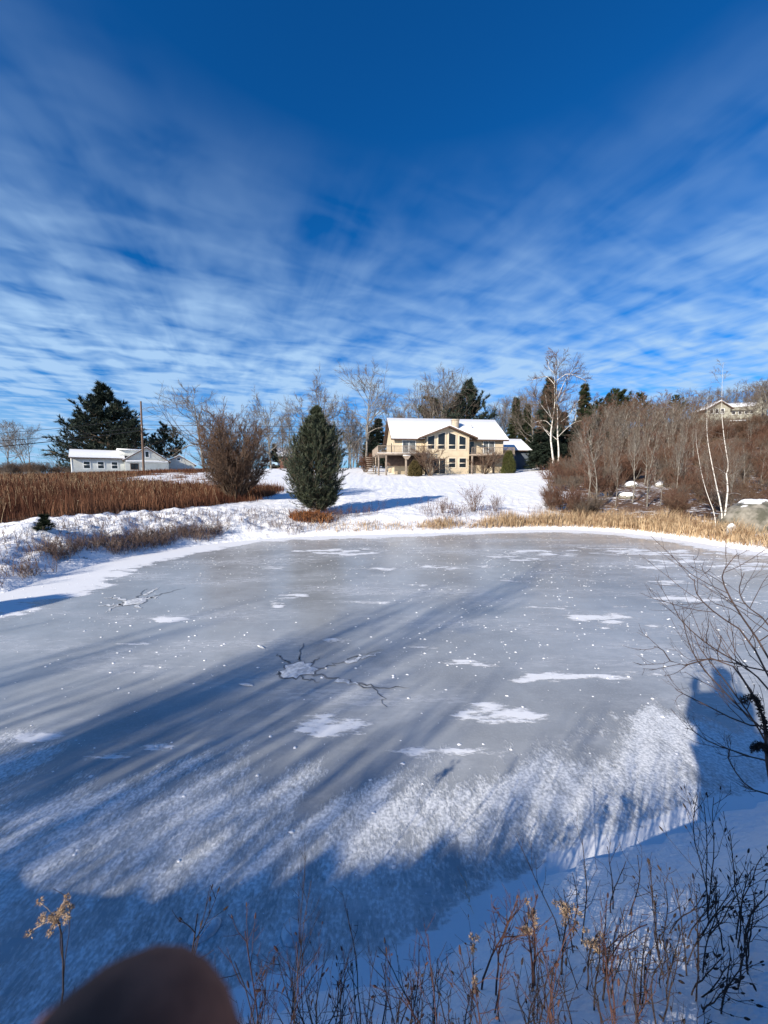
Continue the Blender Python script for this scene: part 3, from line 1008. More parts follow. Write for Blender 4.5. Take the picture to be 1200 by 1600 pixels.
# building and car seen between the big shrub and the fir
bp = at(438, 725, 88)
bn = empty('barn', (bp[0], bp[1], gz(bp[0], bp[1])), 'red brown farm building glimpsed between the round shrub and the dark fir', 'barn')
BZ = bn.location[2]


def bz_(py):
    return top_z(py, 88) - BZ


MB().prism([(0, -1), (5, -1), (5, bz_(712)), (2.5, bz_(701)), (0, bz_(712))], -1.3, 5, 'x').build('wall', 'red_siding', bn)
r4 = slab_roof(MB(), -1.6, 5.3, -.4, 2.5, 5.4, bz_(713), bz_(699.5), bz_(713), .15).build('roof', 'brown_trim', bn)
slab_roof(MB(), -1.6, 5.3, -.43, 2.5, 5.4, bz_(712.5), bz_(699) + .1, bz_(712.5), .1).build('snow_cover', 'snow', r4)
cpz = at(420, 727, 80)
car = empty('parked_car', (cpz[0], cpz[1], gz(cpz[0], cpz[1]) + 0.5), 'pale blue parked car half hidden behind the round leafless shrub', 'car')
MB().prism([(-2.1, .35), (2.1, .35), (2.15, .8), (1.9, .95), (1.1, 1.02), (.5, 1.5), (-1.1, 1.52), (-1.7, 1.05), (-2.1, .95)], -0.85, 0.85, 'y').build('body', 'car_paint', car)
MB().prism([(1.0, 1.02), (.48, 1.42), (-1.05, 1.44), (-1.5, 1.05)], -.87, -.853, 'y').build('side_window', 'glass_dark', car)
for x in (-1.3, 1.3):
    for y in (-.75, .75):
        a_ = [(x + .34 * math.cos(k * .5236), .34 + .34 * math.sin(k * .5236)) for k in range(12)]
        MB().prism(a_, y - .12, y + .12, 'y').build('wheel', 'rubber', car)

# house high on the right hillside
hh = at(1143, 655, 108)
hl = empty('hill_house', (hh[0], hh[1], gz(hh[0], hh[1]) - 0.3), 'pale olive house with turret high on the right hillside among bare trees', 'house', rz=R(-14))
QZ = hl.location[2]


def qz(py):
    return top_z(py, 108) - QZ


def qx(px):
    return (px - 1143) / 5.35


MB().prism([(qx(1107), -3), (qx(1136), -3), (qx(1136), qz(638)), (qx(1122), qz(628)), (qx(1107), qz(638))], -1.5, 7, 'y').build('gable_wall', 'olive_siding', hl)
r5 = slab_roof_y(MB(), -2.2, 7, qx(1104), qx(1122), qx(1139), qz(639.5), qz(627), qz(639.5), .25).build('gable_roof', 'brown_trim', hl)
slab_roof_y(MB(), -2.1, 7, qx(1104.5), qx(1122), qx(1138.5), qz(638.7), qz(626), qz(638.7), .2).build('snow_cover', 'snow', r5)
MB().prism([(0, -3), (7, -3), (7, qz(640)), (3.5, qz(629)), (0, qz(640))], qx(1136) + 0.01, qx(1184), 'x').build('wall', 'olive_siding', hl)
r6 = slab_roof(MB(), qx(1134), qx(1187), -.6, 3.5, 7.6, qz(641), qz(627.5), qz(641), .2).build('roof', 'olive_siding', hl)
slab_roof(MB(), qx(1140), qx(1187), .9, 3.5, 7.6, qz(634.5), qz(626.5), qz(640), .15).build('snow_cover', 'snow', r6)
a_ = [(qx(1176) + 1.5 * math.cos(k * .785), -.6 + 1.5 * math.sin(k * .785)) for k in range(8)]
tw_ = MB().prism(a_, -3, qz(640), 'z').build('turret', 'olive_siding', hl)
c_ = (qx(1176), -.6, qz(622))
MB().tris([[(a_[k][0] * 1.12 - .12 * qx(1176), a_[k][1] * 1.12 + .07, qz(640.2)), (a_[(k + 1) % 8][0] * 1.12 - .12 * qx(1176), a_[(k + 1) % 8][1] * 1.12 + .07, qz(640.2)), c_] for k in range(8)]).build('turret_roof', 'olive_siding', tw_)
for x in (1112, 1119, 1126):
    window(hl, [(qx(x) - .5, qz(647)), (qx(x) + .5, qz(647)), (qx(x) + .5, qz(639)), (qx(x) - .5, qz(639))], -1.5, .14, None, 'glass_dark', 'white_trim')
for x in (1145, 1153, 1161, 1168):
    window(hl, [(qx(x) - .5, qz(648)), (qx(x) + .5, qz(648)), (qx(x) + .5, qz(642.5)), (qx(x) - .5, qz(642.5))], 0, .14, None, 'glass_dark', 'white_trim')
dk3 = MB().box(qx(1106), qx(1150), -4.2, -1.51, qz(661), qz(659.5)).build('deck', 'white_trim', hl)

# ------------------------------------------------------------------ utility poles and wires
pp = at(223, 712, 64)
pz = gz(pp[0], pp[1])
ptop = at(220, 627, 64)
pole = empty('utility_pole', (pp[0], pp[1], pz), 'tall bare wooden utility pole in front of the white farmhouse', 'utility pole')
MB().tube([(0, 0, -.5), (ptop[0] - pp[0], 0, ptop[2] - pz)], [.19, .13], 10).build('shaft', 'pole_wood', pole)
for dx_, pa in ((-.25, 652), (.2, 668)):
    MB().tube([(dx_, -.1, top_z(pa, 64) - pz), (dx_, -.1, top_z(pa - 2, 64) - pz)], .1, 8).build('insulator', 'pipe_metal', pole)
pe = at(648, 660, 78)
pole2 = empty('utility_pole', (pe[0], pe[1], gz(pe[0], pe[1])), 'utility pole standing behind the cream house roof', 'utility pole')
MB().tube([(0, 0, -.5), (0, 0, top_z(662, 78) - pole2.location[2])], [.19, .13], 10).build('shaft', 'pole_wood', pole2)


def wire(a, b, sag, r_, label):
    pts = []
    for i in range(25):
        f = i / 24
        p = np.array(a) * (1 - f) + np.array(b) * f
        p[2] -= sag * 4 * f * (1 - f)
        pts.append(p)
    o = MB().tube(pts, r_, 5).build('power_line', 'wire')
    return tag(o, label, 'power line', 'power lines along the road')


wire(at(219, 653, 64), at(-120, 683, 52), 0.5, .03, 'highest thin power line running left from the wooden pole')
wire(at(222, 667, 64), at(-120, 695, 48), 0.4, .04, 'middle power line running left from the wooden pole')
wire(at(222, 672, 64), at(-120, 707, 44), 0.3, .055, 'lowest thick power line running left from the wooden pole')
wire(at(222, 664, 64), at(648, 664, 78), 0.25, .035, 'upper power line running right from the pole behind the fir')
wire(at(222, 671, 64), at(648, 672, 78), 0.5, .035, 'lower power line running right from the pole behind the fir')

# ------------------------------------------------------------------ trees
G_far = 'distant bare trees along the left horizon'
G_back = 'bare trees rising behind the cream house'
G_wood = 'slim bare trees in the wood on the right hillside'
bareA = Proto('bare_tree', bare_tree(1, nl=22, ang=56, spread=.5, twigs=(9, 7), rtwig=.016, trop=.07), 10)
bareB = Proto('bare_tree', bare_tree(2, nl=20, ang=60, spread=.54, twigs=(9, 7), first=.28, rtwig=.016, trop=.06), 10)
bareC = Proto('bare_tree', bare_tree(3, nl=20, ang=50, spread=.46, twigs=(9, 7), trunk_r=.14, first=.25, rtwig=.016, trop=.09), 10)
bareD = Proto('bare_tree', bare_tree(4, nl=11, ang=44, spread=.5, twigs=(9, 7), stems=3, trunk_r=.12, first=.3, rtwig=.016, trop=.1), 10)
slimA = Proto('sapling', bare_tree(7, nl=18, ang=36, spread=.26, twigs=(5, 5), trunk_r=.085, first=.3, rtwig=.014), 10)
slimB = Proto('sapling', bare_tree(8, nl=16, ang=40, spread=.3, twigs=(5, 5), trunk_r=.1, first=.35, wob=.07, rtwig=.014), 10)
slimC = Proto('sapling', bare_tree(9, nl=12, ang=34, spread=.34, twigs=(5, 5), trunk_r=.07, stems=2, first=.3, rtwig=.014, twig='twig_brown'), 10)
slimD = Proto('sapling', bare_tree(10, nl=18, ang=42, spread=.3, twigs=(6, 7), trunk_r=.08, first=.2, rtwig=.015, twig='twig_rust'), 10)
spruceA = Proto('spruce_tree', conifer(21, rad=1.7, ups=.0, droop=.1, whorls=30, per=8, shape=.8, needle='needle_blue'), 10)
spruceB = Proto('spruce_tree', conifer(22, rad=1.35, ups=.05, droop=.1, whorls=30, per=7, shape=.9, irregular=.22, needle='needle'), 10)
pineA = Proto('pine_tree', conifer(23, rad=4.3, first=.06, ups=.28, whorls=24, per=8, shape=.78, needle='needle_blue', irregular=.28, tl=.5, tw=.1, shoots=12, belly=.1), 10)
pineB = Proto('pine_tree', conifer(24, rad=2.6, first=.3, ups=.2, whorls=13, per=6, shape=.5, irregular=.3, tl=.5, tw=.11, shoots=9, belly=.3), 10)

for pr, px, d, top, lab, g, wd in (
        (bareC, 10, 98, 655, 'pale bare tree at the far left edge of the brown field', None, .9),
        (bareD, 42, 92, 657, 'pale bare tree with several upright stems, left of the low bare tree', None, .85),
        (bareB, 93, 95, 697, 'low rounded bare tree just left of the big pine', None, 1.1),
        (bareB, 318, 72, 603, 'bare tree with wide arching limbs just left of the round shrub', None, 1.0),
        (bareA, 423, 72, 604, 'thin bare tree between the round shrub and the dark fir', None, .75),
        (bareA, 505, 70, 578, 'tall bare tree rising behind the dark fir', None, .85),
        (bareB, 572, 70, 572, 'tall bare tree with forked limbs left of the cream house', None, .8)):
    loc, h = plant_px(px, d, top)
    pr.put(loc, h, rnd.random() * 6, lab, 'tree', g, wide=wd)
for px, d, top, pr in ((452, 78, 628, bareA), (478, 82, 618, bareB), (528, 80, 612, bareB), (548, 76, 622, bareA), (598, 84, 618, bareB), (440, 90, 645, bareC), (392, 84, 640, bareB), (545, 95, 640, bareC), (560, 88, 655, bareD), (525, 92, 660, bareB), (470, 95, 680, bareD), (615, 92, 640, bareD), (632, 98, 622, bareC), (652, 88, 592, bareC), (672, 84, 588, bareD), (690, 82, 566, bareC),
                       (700, 90, 585, bareA), (715, 96, 610, bareD), (645, 104, 620, bareB), (775, 92, 622, bareD), (788, 88, 618, bareC), (800, 96, 612, bareD), (815, 84, 616, bareC), (832, 80, 600, bareC), (843, 88, 610, bareD), (905, 72, 640, bareC), (770, 100, 640, bareB)):
    loc, h = plant_px(px, d, top)
    pr.put(loc, h, rnd.random() * 6, 'grey bare tree in the row of leafless trees behind the cream house and dark fir', 'tree', G_back, wide=.8)

# the big dark pine behind the farmhouse
loc, h = plant_px(172, 84, 608)
pineA.put(loc, h, 1.1, 'big dark spreading pine towering over the white farmhouse', 'tree', wide=1.12)
loc, h = plant_px(132, 88, 648)
Proto('pine_tree', conifer(31, rad=4.4, first=.06, ups=.2, whorls=16, per=8, shape=.6, needle='needle_blue', irregular=.35, tl=.55, tw=.12), 10).put(loc, h, 2, 'lower spreading pine on the left flank of the big pine', 'tree', wide=1.0)
loc, h = plant_px(213, 80, 660)
Proto('pine_tree', conifer(32, rad=3.3, first=.1, ups=.3, whorls=18, per=7, shape=.5, needle='needle_blue', irregular=.4, tl=.5, tw=.11), 10).put(loc, h, 4, 'dark pine behind the utility pole and white gable', 'tree', wide=1.25)
for px, top, lab in ((257, 664, 'thin topped small pine right of the utility pole'), (274, 671, 'rounded small pine behind the white shed'), (240, 680, 'short dark pine half hidden by the white gable')):
    loc, h = plant_px(px, 90, top)
    pineB.put(loc, h, px, lab, 'tree', wide=.8)
for px, d, top, pr, lab, wd in (
        (726, 84, 601, pineA, 'large dark pine standing behind the ridge of the cream house', .95),
        (676, 90, 625, pineB, 'dark pine mixed with bare trees behind the cream house', 1.5),
        (592, 78, 655, spruceA, 'dark spruce at the left end wall of the cream house', 1.6),
        (580, 82, 668, spruceB, 'short dark spruce left of the house among bare trunks', 1.7),
        (428, 84, 694, spruceA, 'small dark spruce glimpsed beside the red brown building', 1.2),
        (806, 84, 622, spruceB, 'slender pointed spruce standing behind the snowy garage', 1.2),
        (823, 82, 632, spruceB, 'second slender spruce right of the garage roof', 1.2),
        (858, 60, 592, spruceA, 'tall dark spruce directly behind the white birch', 1.05),
        (846, 57, 668, spruceA, 'broad low spruce at the garage corner left of the birch', 1.9),
        (880, 64, 645, spruceA, 'broad dark spruce just right of the white birch trunks', 1.5),
        (912, 68, 602, spruceB, 'sharp topped spruce right of the white birch', 1.15),
        (898, 66, 660, spruceA, 'low dark spruce between birch and hillside wood', 1.5),
        (936, 70, 652, spruceB, 'dark spruce half hidden by bare trees below the flat topped pine', 1.9),
        (870, 56, 690, spruceA, 'low bushy spruce at the feet of the white birch', 2.2),
        (930, 95, 628, pineB, 'dark pine crown at the left end of the hillside wood', 1.3),
        (946, 98, 618, pineA, 'wide dark pine crown above the hillside wood', .8),
        (968, 102, 612, pineB, 'flat topped dark pine above the hillside wood', 1.3)):
    loc, h = plant_px(px, d, top)
    pr.put(loc, h, rnd.random() * 6, lab, 'tree', wide=wd)
for px, d, top in ((958, 106, 610), (996, 108, 616), (1052, 112, 619)):
    loc, h = plant_px(px, d, top)
    (pineB, spruceB)[px % 2].put(loc, h, px, 'dark conifer rising among the bare trees along the top of the hillside wood', 'tree', 'conifers along the top of the hillside wood', wide=1.1)
loc, h = plant_px(912, 44, 640)
bareD.put(loc, h, 1.2, 'spreading grey bare tree right of the white birch at the thicket edge', 'tree', wide=.95)
loc, h = plant_px(1062, 24, 640)
slimA.put(loc, h, .4, 'single slim pale bare tree standing alone in the brown thicket', 'tree', wide=.7)

wood = [slimA, slimB, slimC, slimD]
for i in range(235):
    f = rnd.random()
    px = 925 + 300 * rnd.random()
    d = 52 + 62 * (rnd.random() ** .8)
    if px > 1090 and 100 < d < 108:
        d = 108 + rnd.random() * 14
    loc, _ = plant_px(px, d, h=1)
    h = 7.0 + 5.5 * rnd.random()
    if px > 1085 and d < 108:
        tz = top_z(640 + 32 * rnd.random(), d)
        h = max(2.2, min(h, tz - loc[2]))
    elif px < 1085:
        h = min(h, max(3, top_z(604 + 16 * rnd.random(), d) - loc[2]))
    wood[i % 4].put(loc, h, rnd.random() * 6, 'slim bare grey tree in the leafless wood on the right hillside', 'tree', G_wood, lean=(rnd.uniform(-.06, .06), rnd.uniform(-.06, .06)), wide=rnd.uniform(.9, 1.3))
for px, d, top in ((1195, 70, 585), (1215, 66, 590), (1205, 90, 584), (1180, 118, 596), (1085, 112, 604), (1105, 116, 606), (1140, 118, 604), (1160, 120, 606), (1172, 88, 622), (1110, 96, 628)):
    loc, h = plant_px(px, d, top)
    bareD.put(loc, h, rnd.random() * 6, 'dense bare crown at the far right end of the hillside wood', 'tree', 'dense bare crowns at the right edge')

# birches -----------------------------------------------------------------
def px_path(pts, d, dd=0.0):
    return np.array([at(x, y, d + dd * i / max(1, len(pts) - 1)) for i, (x, y) in enumerate(pts)])


def smooth_path(P, k):
    """Catmull-Rom through points"""
    P = np.asarray(P, float)
    Q = np.concatenate([[2 * P[0] - P[1]], P, [2 * P[-1] - P[-2]]])
    out = []
    for s_ in np.linspace(0, len(P) - 1.0001, k):
        i = int(s_)
        f = s_ - i
        a, b, c, d = Q[i], Q[i + 1], Q[i + 2], Q[i + 3]
        out.append(.5 * (2 * b + (c - a) * f + (2 * a - 5 * b + 4 * c - d) * f * f + (3 * b - a - 3 * c + d) * f ** 3))
    return np.array(out)


def birch(label, stems, limbs_px, d, seed, r0, twig='twig_brown', rt=.009, nsub=7, sub_len=.35, m2=6, m3=5, first=.3, dd=(0, 0.5), trunk_mat='birch_bark', name='birch_tree', droop=.0):
    rng = np.random.default_rng(seed)
    b = at(stems[0][0][0], stems[0][0][1], d)
    z = gz(b[0], b[1])
    root = empty(name, (b[0], b[1], z), label, 'tree')
    off = np.array([b[0], b[1], z])
    fix = z - b[2]
    crown = MB()
    for i, pts in enumerate(stems):
        P = smooth_path(px_path(pts, d, dd[i % 2]), 14) - off
        P[:, 2] += fix * np.linspace(1, 0, 14)
        P[0, 2] -= .2
        Q = r0 * (1 - .12 * i) * (.06 + .94 * np.linspace(1, 0, 14) ** 1.15)
        MB().tubes(P[None], Q[None], 8).build('trunk', trunk_mat, root, True)
        a1 = spawn(rng, P[None], Q[None], nsub, first, .98, 42, 10, sub_len, .5, .3, rt * 1.1)
        P1, Q1 = limbs(rng, *a1, k=6, wob=.12, trop=.12, tip=.25, drop=droop)
        for p1_, q1_ in zip(P1, Q1):
            MB().tubes(p1_[None], q1_[None], 4).build('limb', 'bark_grey', root, True)
        a2 = spawn(rng, P1, Q1, m2, .2, 1, 40, 12, .5, .4, .6, rt)
        P2, Q2 = limbs(rng, *a2, k=4, wob=.18, trop=.05, tip=.5, drop=droop)
        crown.tubes(P2, Q2, 3)
        a3 = spawn(rng, P2, Q2, m3, .2, 1, 36, 12, .6, .4, .7, rt * .75)
        P3, Q3 = limbs(rng, *a3, k=3, wob=.2, trop=.0, tip=.6, drop=droop)
        crown.tubes(P3, Q3, 3)
    for pts in limbs_px:
        P = smooth_path(px_path(pts, d, rng.normal(0, 1.2)), 8) - off
        Q = np.linspace(r0 * .26, rt, 8)
        MB().tubes(P[None], Q[None], 6).build('limb', trunk_mat, root, True)
        a2 = spawn(rng, P[None], Q[None], 13, .3, 1, 40, 12, .4, .4, .55, rt)
        P2, Q2 = limbs(rng, *a2, k=5, wob=.18, trop=.1, tip=.4, drop=droop)
        crown.tubes(P2, Q2, 3)
        a3 = spawn(rng, P2, Q2, 9, .2, 1, 36, 12, .5, .4, .7, rt * .75)
        P3, Q3 = limbs(rng, *a3, k=3, wob=.2, trop=.0, tip=.6, drop=droop)
        crown.tubes(P3, Q3, 3)
    crown.build('crown', twig, root)
    return root


def zc(pts):
    """positions read in the enlarged view of the white birch"""
    return [(780 + x * 220 / 1200, 540 + y * 220 / 1200) for x, y in pts]


birch('tall white birch with two main trunks standing at the lawn edge right of the garage',
      [zc([(462, 1075), (458, 960), (438, 780), (455, 640), (475, 480), (470, 330), (485, 130)]), zc([(485, 1075), (508, 950), (497, 760), (498, 600), (488, 420), (490, 220), (515, 110)])],
      [zc([(450, 620), (400, 560), (330, 470), (290, 420)]), zc([(440, 600), (405, 490), (395, 420)]), zc([(430, 770), (370, 700), (310, 680)]), zc([(440, 680), (390, 640), (300, 650)]),
       zc([(500, 780), (560, 720), (640, 655), (710, 640)]), zc([(525, 650), (600, 590), (640, 510), (690, 460)]), zc([(505, 520), (545, 420), (575, 350), (600, 250)]), zc([(500, 440), (560, 300), (640, 200), (680, 190)]),
       zc([(470, 330), (400, 260), (330, 280), (280, 290)]), zc([(490, 300), (580, 240), (680, 270), (740, 300)]), zc([(480, 250), (420, 180), (430, 110)]), zc([(650, 640), (655, 560), (640, 500)]), zc([(490, 800), (400, 720), (330, 640)])],
      49, 77, .15, rt=.019, nsub=16, sub_len=.2, m2=8, m3=6)


def zd(pts):
    return [(960 + x * 240 / 1129, 560 + y * 340 / 1600) for x, y in pts]


birch('slender white birch with two leaning stems beside the big boulder',
      [zd([(800, 1225), (820, 1080), (838, 900), (825, 820), (840, 760), (820, 640), (795, 460), (790, 250), (800, 30)]), zd([(798, 1190), (790, 1060), (745, 860), (710, 700), (685, 560), (680, 420), (690, 250)])],
      [zd([(822, 850), (780, 820), (735, 795)]), zd([(840, 1000), (880, 990), (930, 1000)])], 13.6, 78, .032, rt=.0034, nsub=30, sub_len=.12, m2=6, m3=4, first=.25, dd=(.3, .8))
birch('single thin pale birch stem leaning left of the two stemmed birch',
      [zd([(745, 1215), (752, 1150), (735, 1050), (690, 950), (650, 830), (620, 690), (603, 600), (600, 520)])], [], 13.4, 79, .019, rt=.003, nsub=9, sub_len=.12, m2=3, m3=2, dd=(.4, .4))

# the dark young fir by the pond: upswept shoots, egg-shaped outline
loc, h = plant_px(495, 17.6, 630)


def fir_near(root):
    rng = np.random.default_rng(91)
    H = 5.6
    P, Q = limbs(rng, np.array([[0, 0, -.1]]), np.array([[0, 0, 1.0]]), np.array([H]), np.array([.1]), 12, .01, .05, .06)
    tr = MB().tubes(P, Q, 8)
    n = 460
    f = rng.random(n) ** 1.15 * .96 + .012
    prof = np.interp(f, [0, .06, .15, .3, .45, .6, .75, .88, 1], [1.0, 1.3, 1.6, 1.66, 1.5, 1.1, .7, .33, .09])
    az = rng.random(n) * 6.283
    z0 = f * H * .965
    ln = prof * (1.0 + rng.normal(0, .1, n)) * (.68 + .62 * vnoise(np.cos(az) * 1.6 + 7 + f * 7, np.sin(az) * 1.6 + 3, 12))
    ln = ln * np.where(rng.random(n) < .07, 1.18, 1)
    D = np.stack([np.cos(az), np.sin(az), .42 + .5 * f + rng.normal(0, .08, n)], 1)
    P1, Q1 = limbs(rng, np.stack([0 * z0, 0 * z0, z0], 1), D, ln * 1.08, np.full(n, .016), 6, .06, .11, .3)
    tr.tubes(P1, Q1, 4)
    cr = MB()
    a2 = spawn(rng, P1, Q1, 7, .3, 1.0, 38, 10, .36, .35, .5, .006)
    P2, Q2 = limbs(rng, *a2, k=4, wob=.08, trop=.2, tip=.5)
    tr.tubes(P2, Q2, 3)
    for PP, QQ, mm in ((P1, Q1, 10), (P2, Q2, 7)):
        s_ = spawn(rng, PP, QQ, mm, .2, 1.0, 28, 8, .2, .2, 1, .01)
        dd = norm(s_[1] + np.array([0, 0, .35]))
        cr.tris(tufts(rng, s_[0], dd, np.full(len(dd), .17), .02, 6, .5))
    tr.build('trunk', 'bark_brown', root, True)
    cr.build('crown', 'needle_near', root)


Proto('fir_tree', fir_near, 5.6).put(loc, h, .3, 'dark green egg shaped fir standing on the snowy far bank of the pond', 'tree')

# the big round leafless shrub at the edge of the brown field
loc, h = plant_px(366, 21.5, 638)


def round_shrub(root):
    rng = np.random.default_rng(95)
    H, n, k_ = 5.2, 110, 10
    a = rng.random(n) * 6.283
    cz = 1 - 1.75 * rng.random(n)
    rad = np.sqrt(np.maximum(0, 1 - cz ** 2)) * (.72 + .28 * rng.random(n) ** .5)
    tx, ty, tz_ = 1.72 * rad * np.cos(a), 1.72 * rad * np.sin(a), 2.75 + 2.15 * cz * (.82 + .18 * rng.random(n))
    f = np.linspace(0, 1, k_)[None, :]
    b0 = np.stack([np.cos(a) * .25 * rng.random(n), np.sin(a) * .25 * rng.random(n), np.full(n, -.1)], 1)
    b1 = np.stack([tx * .55, ty * .55, tz_ * .42], 1)
    b2 = np.stack([tx, ty, tz_], 1)
    P = ((1 - f) ** 2)[..., None] * b0[:, None] + (2 * f * (1 - f))[..., None] * b1[:, None] + (f ** 2)[..., None] * b2[:, None]
    P = P + rng.normal(0, .05, P.shape) * f[..., None]
    Q = np.linspace(.026, .007, k_)[None] * np.ones((n, 1))
    st = MB().tubes(P, Q, 5)
    a1 = spawn(rng, P, Q, 13, .3, 1, 38, 8, .17, .1, .55, .0085)
    P1, Q1 = limbs(rng, *a1, k=5, wob=.1, trop=.1, tip=.4)
    tw = MB().tubes(P1, Q1, 3)
    a2 = spawn(rng, P1, Q1, 8, .2, 1, 30, 10, .5, .4, .65, .0065)
    P2, Q2 = limbs(rng, *a2, k=4, wob=.12, trop=.1, tip=.5)
    tw.tubes(P2, Q2, 3)
    a3 = spawn(rng, P2, Q2, 3, .2, 1, 30, 10, .5, .4, .7, .005)
    P3, Q3 = limbs(rng, *a3, k=3, wob=.12, trop=.1, tip=.6)
    tw.tubes(P3, Q3, 3)
    st.build('stems', 'bark_brown', root, True)
    tw.build('twigs', 'twig_brown', root)


Proto('round_shrub', round_shrub, 5.1).put(loc, h, 0, 'large rounded dome shaped leafless brown shrub at the edge of the brown field', 'shrub', wide=1.16)

# ------------------------------------------------------------------ shrubs round the house
def on_house(x, y):
    c, s_ = math.cos(R(6.5)), math.sin(R(6.5))
    X_, Y_ = hp[0] + x * c - y * s_, hp[1] + x * s_ + y * c
    return X_, Y_, gz(X_, Y_)


orn = Proto('ornamental_shrub', shrub(41, 3.0, 14, .75, .045, 'twig_brown', (9, 9), .012, .02, .12), 3.0)
x, y, z = on_house(hx(660), -4.6)
orn.put((x, y, z), 3.9, 0, 'bare twiggy ornamental tree in front of the left deck', 'shrub', wide=1.25)
x, y, z = on_house(hx(744), -3.6)
orn.put((x, y, z), 3.3, 2, 'bare twiggy ornamental tree in front of the right deck', 'shrub', wide=1.15)


def cone_yew(seed, h, rb, shape, material):
    def fn(root):
        rng = np.random.default_rng(seed)
        n = 3000
        f = rng.random(n)
        a = rng.random(n) * 6.283
        rr_ = rb * np.interp(f, shape[0], shape[1]) * (0.55 + .45 * np.sqrt(rng.random(n))) * (1 + .12 * np.sin(3 * a + 7 * f))
        P = np.stack([np.cos(a) * rr_, np.sin(a) * rr_, f * h], 1)
        D = np.stack([np.cos(a) * .6, np.sin(a) * .6, np.full(n, .9)], 1)
        MB().tris(tufts(rng, P, D, np.full(n, .2), .06, 5, .5)).build('foliage', material, root)
        MB().tube([(0, 0, -.3), (0, 0, h * .85)], [.09, .03], 7).build('stem', 'bark_brown', root)
    return fn


x, y, z = on_house(hx(778), -4.0)
Proto('cone_shrub', cone_yew(51, 3.1, .95, ([0, .15, .5, .85, 1], [.95, 1, .8, .5, .25]), 'yew_green'), 3.2).put((x, y, z - .1), 3.2, 0, 'tall green brown clipped cone shrub at the right deck corner', 'shrub')
x, y, z = on_house(hx(637.5), -5.0)
Proto('cone_shrub', cone_yew(52, 2.0, .9, ([0, .2, .6, .85, 1], [.95, 1, .75, .4, .2]), 'yew_brown'), 2.05).put((x, y, z - .1), 2.1, 0, 'short brown clipped cone shrub in front of the left deck', 'shrub')
x, y, z = on_house(hx(627), -4.4)
lamp = empty('bird_feeder', (x, y, z), 'slim post with a flared wooden tray top before the left deck', 'bird feeder')
MB().tube([(0, 0, -.3), (0, 0, 2.2)], .06, 8).build('post', 'deck_wood', lamp)
MB().prism([(-.2, 2.2), (.2, 2.2), (.55, 2.7), (-.55, 2.7)], -.3, .3, 'y').build('tray', 'deck_wood', lamp)
MB().box(-.5, .5, -.28, .28, 2.702, 2.78).build('snow_cover', 'snow', lamp)
redsh = Proto('red_shrub', shrub(43, 2.0, 34, .55, .02, 'twig_rust', (8, 7), .009), 2.0)
loc, _ = plant_px(571, 60, h=1)
redsh.put(loc, 2.6, 0, 'dark red leafless shrub left of the cream house deck', 'shrub', wide=1.1)

thin = Proto('thin_shrub', shrub(44, 1.2, 15, .3, .009, 'twig_rust', (5, 3), .005, .15, .12), 1.2)
for px, d, hgt, lab in ((743, 19.2, 1.45, 'sparse upright bare shrub on the snowy lawn near the shore'), (777, 19.5, .95, 'small sparse bare shrub right of the larger lawn shrub'), (694, 18.4, .6, 'tiny bare shrub in the snow left of the lawn shrub')):
    loc, _ = plant_px(px, d, h=1)
    thin.put(loc, hgt, px, lab, 'shrub')

# brush thicket on the right
brA = Proto('thicket_shrub', shrub(61, 2.0, 22, .55, .016, 'twig_brown', (7, 6), .0085), 2.0)
brB = Proto('thicket_shrub', shrub(62, 2.0, 26, .45, .014, 'twig_rust', (7, 5), .0085), 2.0)
brC = Proto('thicket_shrub', shrub(63, 2.0, 16, .7, .018, 'twig_grey', (8, 6), .0085), 2.0)
k = 0
for i in range(1400):
    px = 850 + 420 * rnd.random()
    d = 14.5 + 52 * rnd.random() ** 1.2
    p = at(px, 750, d)
    if in_thicket(np.array([p[0]]), np.array([p[1]]))[0] < .5 or sdist(SHORE, np.array([p[0]]), np.array([p[1]]))[0] < 1.2:
        continue
    if abs(px - 983) < 24 and 18.5 < d < 27:
        continue
    if vnoise(np.array([p[0] * .35]), np.array([p[1] * .35]), 77)[0] < .27:
        continue
    hgt = (.5 + .75 * rnd.random()) * (1 + .9 * min(1, max(0, d - 18) / 15))
    if 1090 < px < 1200 and d < 16.5:
        hgt *= .7
    (brA, brB, brC, brB)[k % 4].put((p[0], p[1], gz(p[0], p[1]) - .05), hgt, rnd.random() * 6, 'brown leafless shrub in the tangled thicket right of the lawn', 'shrub', 'leafless shrubs of the right thicket', wide=rnd.uniform(.9, 1.4))
    k += 1
    if k >= 250:
        break

G_sap = 'thin bare saplings standing in the right thicket'
for i in range(135):
    px = 895 + 350 * rnd.random()
    d = 18 + 36 * rnd.random() ** .8
    p = at(px, 750, d)
    if in_thicket(np.array([p[0]]), np.array([p[1]]))[0] < .6:
        continue
    z = gz(p[0], p[1])
    h = min((2.6 + 3.4 * rnd.random()) * (1 + .4 * (d - 18) / 36), top_z(640 + 30 * rnd.random(), d) - z)
    if px > 1090:
        h = min(h, top_z(672 + 30 * rnd.random(), d) - z)
    if h > 1.2:
        wood[i % 4].put((p[0], p[1], z - .05), h, rnd.random() * 6, 'thin bare sapling with pale stem inside the brown thicket', 'tree', G_sap, lean=(rnd.uniform(-.08, .08), rnd.uniform(-.08, .08)), wide=rnd.uniform(.7, 1.0))
for i in range(80):
    px = 915 + 330 * rnd.random()
    d = 60 + 50 * rnd.random()
    p = at(px, 700, d)
    (brA, brB, brC, brA)[i % 4].put((p[0], p[1], gz(p[0], p[1]) - .1), 1.6 + 1.3 * rnd.random(), rnd.random() * 6, 'brown leafless bush under the bare trees up the right hillside', 'shrub', 'bushes up the right hillside', wide=rnd.uniform(1.2, 1.8))
